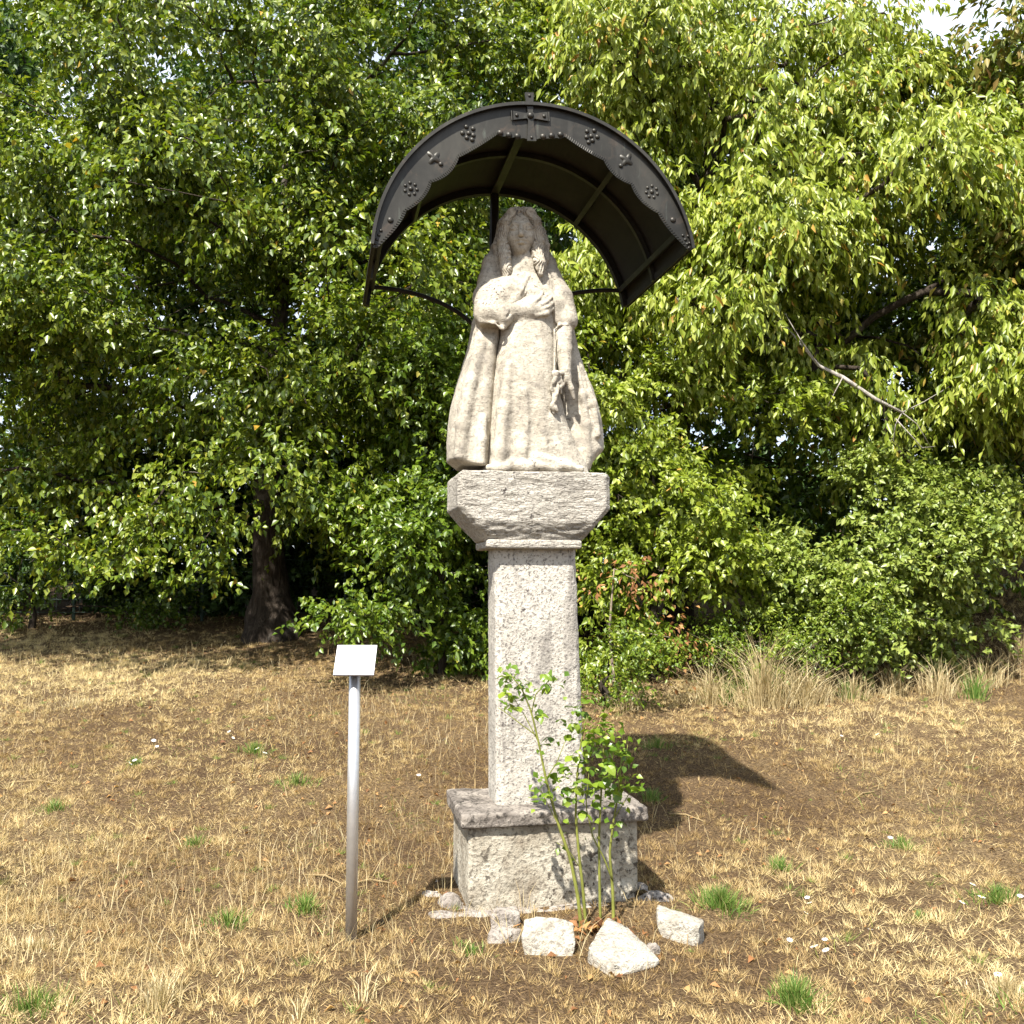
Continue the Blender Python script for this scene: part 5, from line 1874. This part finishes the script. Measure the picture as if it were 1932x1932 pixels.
# ------------------------------------------------------------------ loose stones
def rock(label, pts, mat, seed, amp=0.011, name="stone", sub=3):
    """broken stone: hull of the given world points, subdivided and roughened"""
    bm = bmesh.new()
    for p in pts:
        bm.verts.new(tuple(map(float, p)))
    bmesh.ops.convex_hull(bm, input=bm.verts)
    for v in [v for v in bm.verts if not v.link_faces]:
        bm.verts.remove(v)
    bmesh.ops.triangulate(bm, faces=bm.faces)
    bmesh.ops.bevel(bm, geom=list(bm.edges), offset=0.003, segments=1, affect='EDGES')
    bmesh.ops.triangulate(bm, faces=bm.faces)
    for _ in range(sub):
        long = [e for e in bm.edges if e.calc_length() > 0.014]
        if not long:
            break
        bmesh.ops.subdivide_edges(bm, edges=long, cuts=1, use_grid_fill=False)
        bmesh.ops.triangulate(bm, faces=bm.faces)
    bm.normal_update()
    co = np.array([v.co for v in bm.verts])
    no = np.array([v.normal for v in bm.verts])
    d = amp * fbm(co, 22, 4, seed, 0.65) + 0.006 * noise3(co, 9, seed + 5)
    co = co + no * d[:, None]
    co[:, 2] -= 0.012
    F3 = np.array([[v.index for v in f.verts] for f in bm.faces]) if bm.verts.index_update() is None else None
    bm.free()
    c = co.mean(0)
    org = np.array([c[0], c[1], gz(c[0], c[1])])
    return add_thing(name, co, F3, mat, org, label, "stone", smooth=False)


def gp(px, py, dy=0.0):
    """ground point seen at a pixel"""
    return hit(px, py) + np.array([0, dy, 0])


def up(px, py, dist):
    return WP(px, py, dist)


def off(p, *d):
    return [np.asarray(p) + np.array(q) for q in d]


# flat-faced pale stone left of the rose: leaning face, thick behind
g0, g1 = gp(992, 1803), gp(1076, 1806)
pts = off(g0, (0, 0, -0.04), (-0.014, 0.03, 0.085), (0.0, 0.085, 0.135), (0.05, 0.09, 0.150), (0, 0.16, -0.04), (0.0, 0.17, 0.09)) + off(g1, (0, 0, -0.04), (0.022, 0.03, 0.06), (0.016, 0.075, 0.130), (-0.06, 0.085, 0.152), (0.01, 0.15, -0.04), (-0.01, 0.16, 0.09))
rock("flat-faced white stone standing against the rose stems", pts, M_ROCK, 201)
# tilted slab: high corner behind, long point to the right
e = [gp(1150, 1845), gp(1112, 1822), gp(1240, 1828)]
pts = off(e[0], (0, 0, 0.0), (0, 0.02, 0.045)) + off(e[1], (-0.01, 0.03, 0.01), (-0.005, 0.045, 0.075)) + off(e[2], (0.012, 0.02, 0.02), (0.015, 0.02, 0.042)) + off(gp(1152, 1800), (0.0, 0.12, 0.03), (0.0, 0.12, 0.125)) + off(gp(1190, 1805), (0.0, 0.12, 0.02), (0.0, 0.12, 0.10))
rock("tilted white slab with a pointed end, nearest the rose", pts, M_ROCK, 202, amp=0.009)
# boxy stone right
g0, g1 = gp(1256, 1772), gp(1312, 1788)
pts = off(g0, (0, 0, -0.04), (-0.035, 0.04, 0.07), (-0.03, 0.04, 0.095), (0, 0.16, -0.04), (-0.01, 0.18, 0.11)) + off(g1, (0, 0, -0.04), (0.02, 0.0, 0.110), (0.048, 0.09, -0.03), (0.055, 0.10, 0.095), (0.03, 0.16, 0.09))
rock("boxy white stone beside the lush green tuft", pts, M_ROCK, 203)
pts = [gp(1217, 1805) + np.array([a, b_, c_]) for a, b_, c_ in ((0, 0, -0.03), (0.09, 0, -0.03), (0.0, 0.07, -0.03), (0.085, 0.07, -0.03), (0.01, 0.02, 0.05), (0.05, 0.02, 0.065), (0.075, 0.05, 0.04), (0.02, 0.06, 0.045))]
rock("small grey stone between the slab and the boxy stone", pts, M_ROCK_GREY, 204)
pts = [gp(918, 1782) + np.array([a, b_, c_]) for a, b_, c_ in ((0, 0, -0.03), (0.15, 0, -0.03), (0.0, 0.08, -0.03), (0.15, 0.09, -0.03), (0.005, 0.02, 0.05), (0.10, 0.0, 0.045), (0.155, 0.04, 0.07), (0.03, 0.08, 0.075))]
rock("lower lichen-dark stone left of the flat-faced white stone", pts, M_ROCK_GREY, 205)
pts = [gp(922, 1752) + np.array([a, b_, c_]) for a, b_, c_ in ((0, 0.02, -0.03), (0.15, 0.02, -0.03), (0.0, 0.13, -0.03), (0.15, 0.13, -0.03), (0.01, 0.04, 0.06), (0.08, 0.03, 0.075), (0.145, 0.05, 0.07), (0.03, 0.12, 0.08), (0.13, 0.12, 0.08))]
rock("rounded dull stone behind the lower lichen-dark stone", pts, M_ROCK_GREY, 206)
for i, (px, py, s, lab) in enumerate(((1128, 1862, 0.018, "tiny white pebble in front of the tilted slab"), (745, 1800, 0.02, "tiny white pebble right of the sign post foot"), (780, 1812, 0.014, "tiny pale pebble between the sign post and the stones"), (1545, 1352, 0.022, "small pale chip in the far brown turf"), (1650, 1445, 0.02, "small pale chip beyond the canopy's shadow"), (1420, 1585, 0.02, "small bleached chip in the brown turf beside the plinth"))):
    c = gp(px, py)
    pts = [c + np.array([rnd.uniform(-1, 1) * s, rnd.uniform(-1, 1) * s, rnd.uniform(-0.4, 0.8) * s]) for _ in range(10)]
    rock(lab, pts, M_ROCK, 220 + i, amp=0.002, name="pebble", sub=1)

# ------------------------------------------------------------------ dry sticks
for i, (a, b_, lab) in enumerate((((575, 1652), (650, 1672), "curved bleached stick touching the sign post foot"), ((655, 1671), (738, 1668), "bleached stick lying right of the sign post"), ((1262, 1537), (1330, 1552), "bleached stick in the shadow beside the plinth"), ((1610, 1512), (1650, 1495), "short stick in the brown turf"), ((20, 1478), (110, 1480), "bleached stick in the meadow near the shadow patch"), ((290, 1232), (330, 1248), "stick lying in the shade before the fence"))):
    p0, p1 = gp(*a), gp(*b_)
    m_ = (p0 + p1) / 2 + np.array([0, 0.03, 0.02])
    mb = MB()
    mb.tube([p0 + [0, 0, 0.006], m_, p1 + [0, 0, 0.006]], [0.004, 0.005, 0.003], 6)
    add_thing("dry_stick", mb.v, mb.f, M_STRAW, p0, lab, "stick")

# ------------------------------------------------------------------ the rose bush
rose_base = gp(1105, 1752)
rose = empty("rose_bush", rose_base, "young green rose bush with thin stems in front of the plinth", "rose bush")


def rp(px, py, d):
    return WP(px, py, d)


stems = [
    ([(1098, 1760, 4.84), (1090, 1690, 4.84), (1076, 1620, 4.83), (1050, 1545, 4.82), (1030, 1470, 4.81), (1016, 1400, 4.80), (1003, 1345, 4.79), (985, 1300, 4.79), (962, 1272, 4.78)], 0.0095, 0.0025),
    ([(1106, 1752, 4.88), (1100, 1680, 4.88), (1092, 1610, 4.87), (1086, 1540, 4.86), (1088, 1470, 4.85), (1096, 1400, 4.84), (1108, 1350, 4.83)], 0.0085, 0.0028),
    ([(1133, 1742, 4.94), (1131, 1660, 4.94), (1130, 1580, 4.93), (1134, 1500, 4.92), (1138, 1430, 4.91), (1140, 1360, 4.90)], 0.0075, 0.0028),
    ([(1158, 1745, 4.90), (1156, 1680, 4.90), (1150, 1610, 4.89), (1158, 1545, 4.88), (1168, 1490, 4.87), (1172, 1430, 4.86)], 0.0085, 0.0028),
    ([(1156, 1662, 4.895), (1140, 1620, 4.87), (1118, 1578, 4.85), (1105, 1520, 4.84), (1112, 1450, 4.83)], 0.0045, 0.002),
    ([(1003, 1345, 4.79), (1010, 1310, 4.78), (1030, 1290, 4.78), (1040, 1278, 4.77)], 0.003, 0.0016),
    ([(1012, 1388, 4.80), (985, 1368, 4.79), (955, 1345, 4.79), (940, 1335, 4.79)], 0.003, 0.0014),
    ([(1016, 1400, 4.80), (990, 1350, 4.81), (965, 1310, 4.81)], 0.0028, 0.0014),
    ([(1030, 1470, 4.81), (1050, 1440, 4.80), (1066, 1400, 4.79)], 0.003, 0.0015),
    ([(1158, 1545, 4.88), (1180, 1510, 4.86), (1196, 1480, 4.85)], 0.003, 0.0014),
    ([(1168, 1490, 4.87), (1182, 1440, 4.86), (1184, 1405, 4.85)], 0.003, 0.0014),
    ([(1060, 1570, 4.825), (1040, 1530, 4.81), (1020, 1490, 4.80)], 0.0026, 0.0014),
    ([(1096, 1640, 4.875), (1070, 1600, 4.85), (1050, 1590, 4.84)], 0.0026, 0.0014),
]
for pts, r0, r1 in stems:
    P = np.array([rp(*q) for q in pts])
    if pts[0][1] > 1735:
        P[0] = P[0] * 1.0
        P[0][2] = gz(P[0][0], P[0][1]) - 0.02
    mb = MB()
    ts = np.linspace(0, 1, len(P))
    tt = np.linspace(0, 1, len(P) * 3)
    Q = np.stack([np.interp(tt, ts, P[:, j]) for j in range(3)], 1)
    mb.tube(Q, list(np.linspace(r0, r1, len(Q))), 7)
    mb.build("stem", M_STEM, rose, smooth=True)

# leaf shapes: pointed ovals with a folded midrib, a few tints
leaf_meshes = []
for k in range(8):
    V, Fc = [], []
    prof = [(0.0, 0.0), (0.18, 0.30), (0.42, 0.44), (0.68, 0.36), (0.88, 0.17), (1.0, 0.0)]
    droop_ = rnd.uniform(0.1, 0.35)
    for t, w in prof:
        z = -droop_ * t * t
        V += [(t, -w * 0.9, z + 0.18 * w), (t, 0, z), (t, w * 0.9, z + 0.18 * w)]
    for j in range(len(prof) - 1):
        b_ = j * 3
        Fc += [[b_, b_ + 3, b_ + 4, b_ + 1], [b_ + 1, b_ + 4, b_ + 5, b_ + 2]]
    leaf_meshes.append(mesh_data("leaf", V, Fc, M_LEAF_ROSE, tint=np.full(len(V), (k + 0.5) / 8)))


def put_leaf(p, size, az, elv, roll, kind):
    o = bpy.data.objects.new("leaf", leaf_meshes[kind])
    o.location = tuple(np.asarray(p) - rose_base)
    o.rotation_euler = (roll, elv, az)
    o.scale = (size, size, size)
    link(o, rose)


lr = random.Random(99)
leaf_count = 0
zones = [  # px, py, spread px, how many compound leaves, depth
    (960, 1272, 16, 4, 4.78), (985, 1300, 14, 3, 4.79), (1036, 1282, 18, 5, 4.77), (945, 1338, 14, 3, 4.79), (965, 1312, 14, 3, 4.80), (1016, 1345, 12, 2, 4.79), (1030, 1405, 14, 2, 4.80),
    (1100, 1365, 34, 12, 4.83), (1140, 1385, 34, 12, 4.88), (1118, 1425, 40, 13, 4.82), (1165, 1425, 26, 8, 4.86), (1080, 1460, 38, 10, 4.80), (1040, 1480, 26, 6, 4.79), (1140, 1475, 40, 10, 4.85), (1180, 1480, 22, 5, 4.85), (1020, 1500, 18, 3, 4.79), (1095, 1515, 36, 6, 4.82), (1150, 1530, 30, 4, 4.86), (1070, 1590, 24, 3, 4.84), (1118, 1560, 16, 2, 4.85), (1195, 1478, 10, 2, 4.84)]
for px, py, sp, cnt_, dep in zones:
    for _ in range(cnt_):
        if leaf_count > 292:
            break
        c = rp(px + lr.gauss(0, sp * 0.7), py + lr.gauss(0, sp * 0.6), dep + lr.uniform(-0.10, 0.10))
        az = lr.uniform(0, 6.283)
        s = lr.uniform(0.038, 0.056)
        elv = lr.uniform(-0.3, 0.9)
        k = lr.randrange(8)
        put_leaf(c, s, az, elv, lr.uniform(-0.6, 0.6), k)
        leaf_count += 1
        if lr.random() < 0.75:
            for sg in (-1, 1):
                q = c + np.array([math.cos(az + math.pi) * 0.012, math.sin(az + math.pi) * 0.012, 0.0])
                put_leaf(q, s * 0.85, az + sg * 1.15, elv + lr.uniform(-0.2, 0.2), lr.uniform(-0.5, 0.5), min(7, max(0, k + lr.choice((-1, 0, 1)))))
                leaf_count += 1

# the rest of the small leaves, too many to pick apart
zz = [(z_[0], z_[1], z_[2], z_[4]) for z_ in zones for _ in range(z_[3])]
n = 240
P, ts_ = [], []
for _ in range(n):
    px, py, sp, dep = zz[lr.randrange(len(zz))]
    P.append(rp(px + lr.gauss(0, sp * 0.75), py + lr.gauss(0, sp * 0.65), dep + lr.uniform(-0.12, 0.12)))
P = np.array(P)
A = unit(rng.normal(size=(n, 3)) + np.array([0, 0, -0.3]))
Nn = unit(rng.normal(size=(n, 3)) * 0.6 + np.array([-0.2, -0.5, 0.8]))
Ls = rng.uniform(0.026, 0.046, n)
V, Fc = leaf_mesh(P, A, Nn, Ls, Ls * 0.72, 0.2, 0.16)
o = add("small_leaves", V, Fc, M_LEAF_ROSE, rose, tint=np.repeat(rng.uniform(0, 1, n), 5))
o["kind"] = "stuff"

# dead leaves heaped at the rose's foot
n = 110
a = rng.uniform(0, 6.283, n)
r = np.abs(rng.normal(0, 0.10, n))
x = rose_base[0] + 0.07 + r * np.cos(a) * 1.3
y = rose_base[1] - 0.06 + r * np.sin(a) * 0.7
A = unit(np.stack([rng.normal(size=n), rng.normal(size=n), np.abs(rng.normal(size=n)) * 0.6], 1))
Nn = unit(np.stack([rng.normal(size=n) * 0.6, rng.normal(size=n) * 0.6 - 0.3, np.ones(n)], 1))
Ls = rng.uniform(0.025, 0.055, n)
V, Fc = leaf_mesh(np.stack([x, y, ground_z(x, y) + rng.uniform(0, 0.035, n)], 1), A, Nn, Ls, Ls * 0.55, 0.3, 0.35)
o = add_thing("leaf_litter", V, Fc, M_DEADLEAF, rose_base, "heap of curled brown leaves at the foot of the rose stems", "leaves", tint=np.repeat(rng.uniform(0, 1, n), 5))
o["kind"] = "stuff"
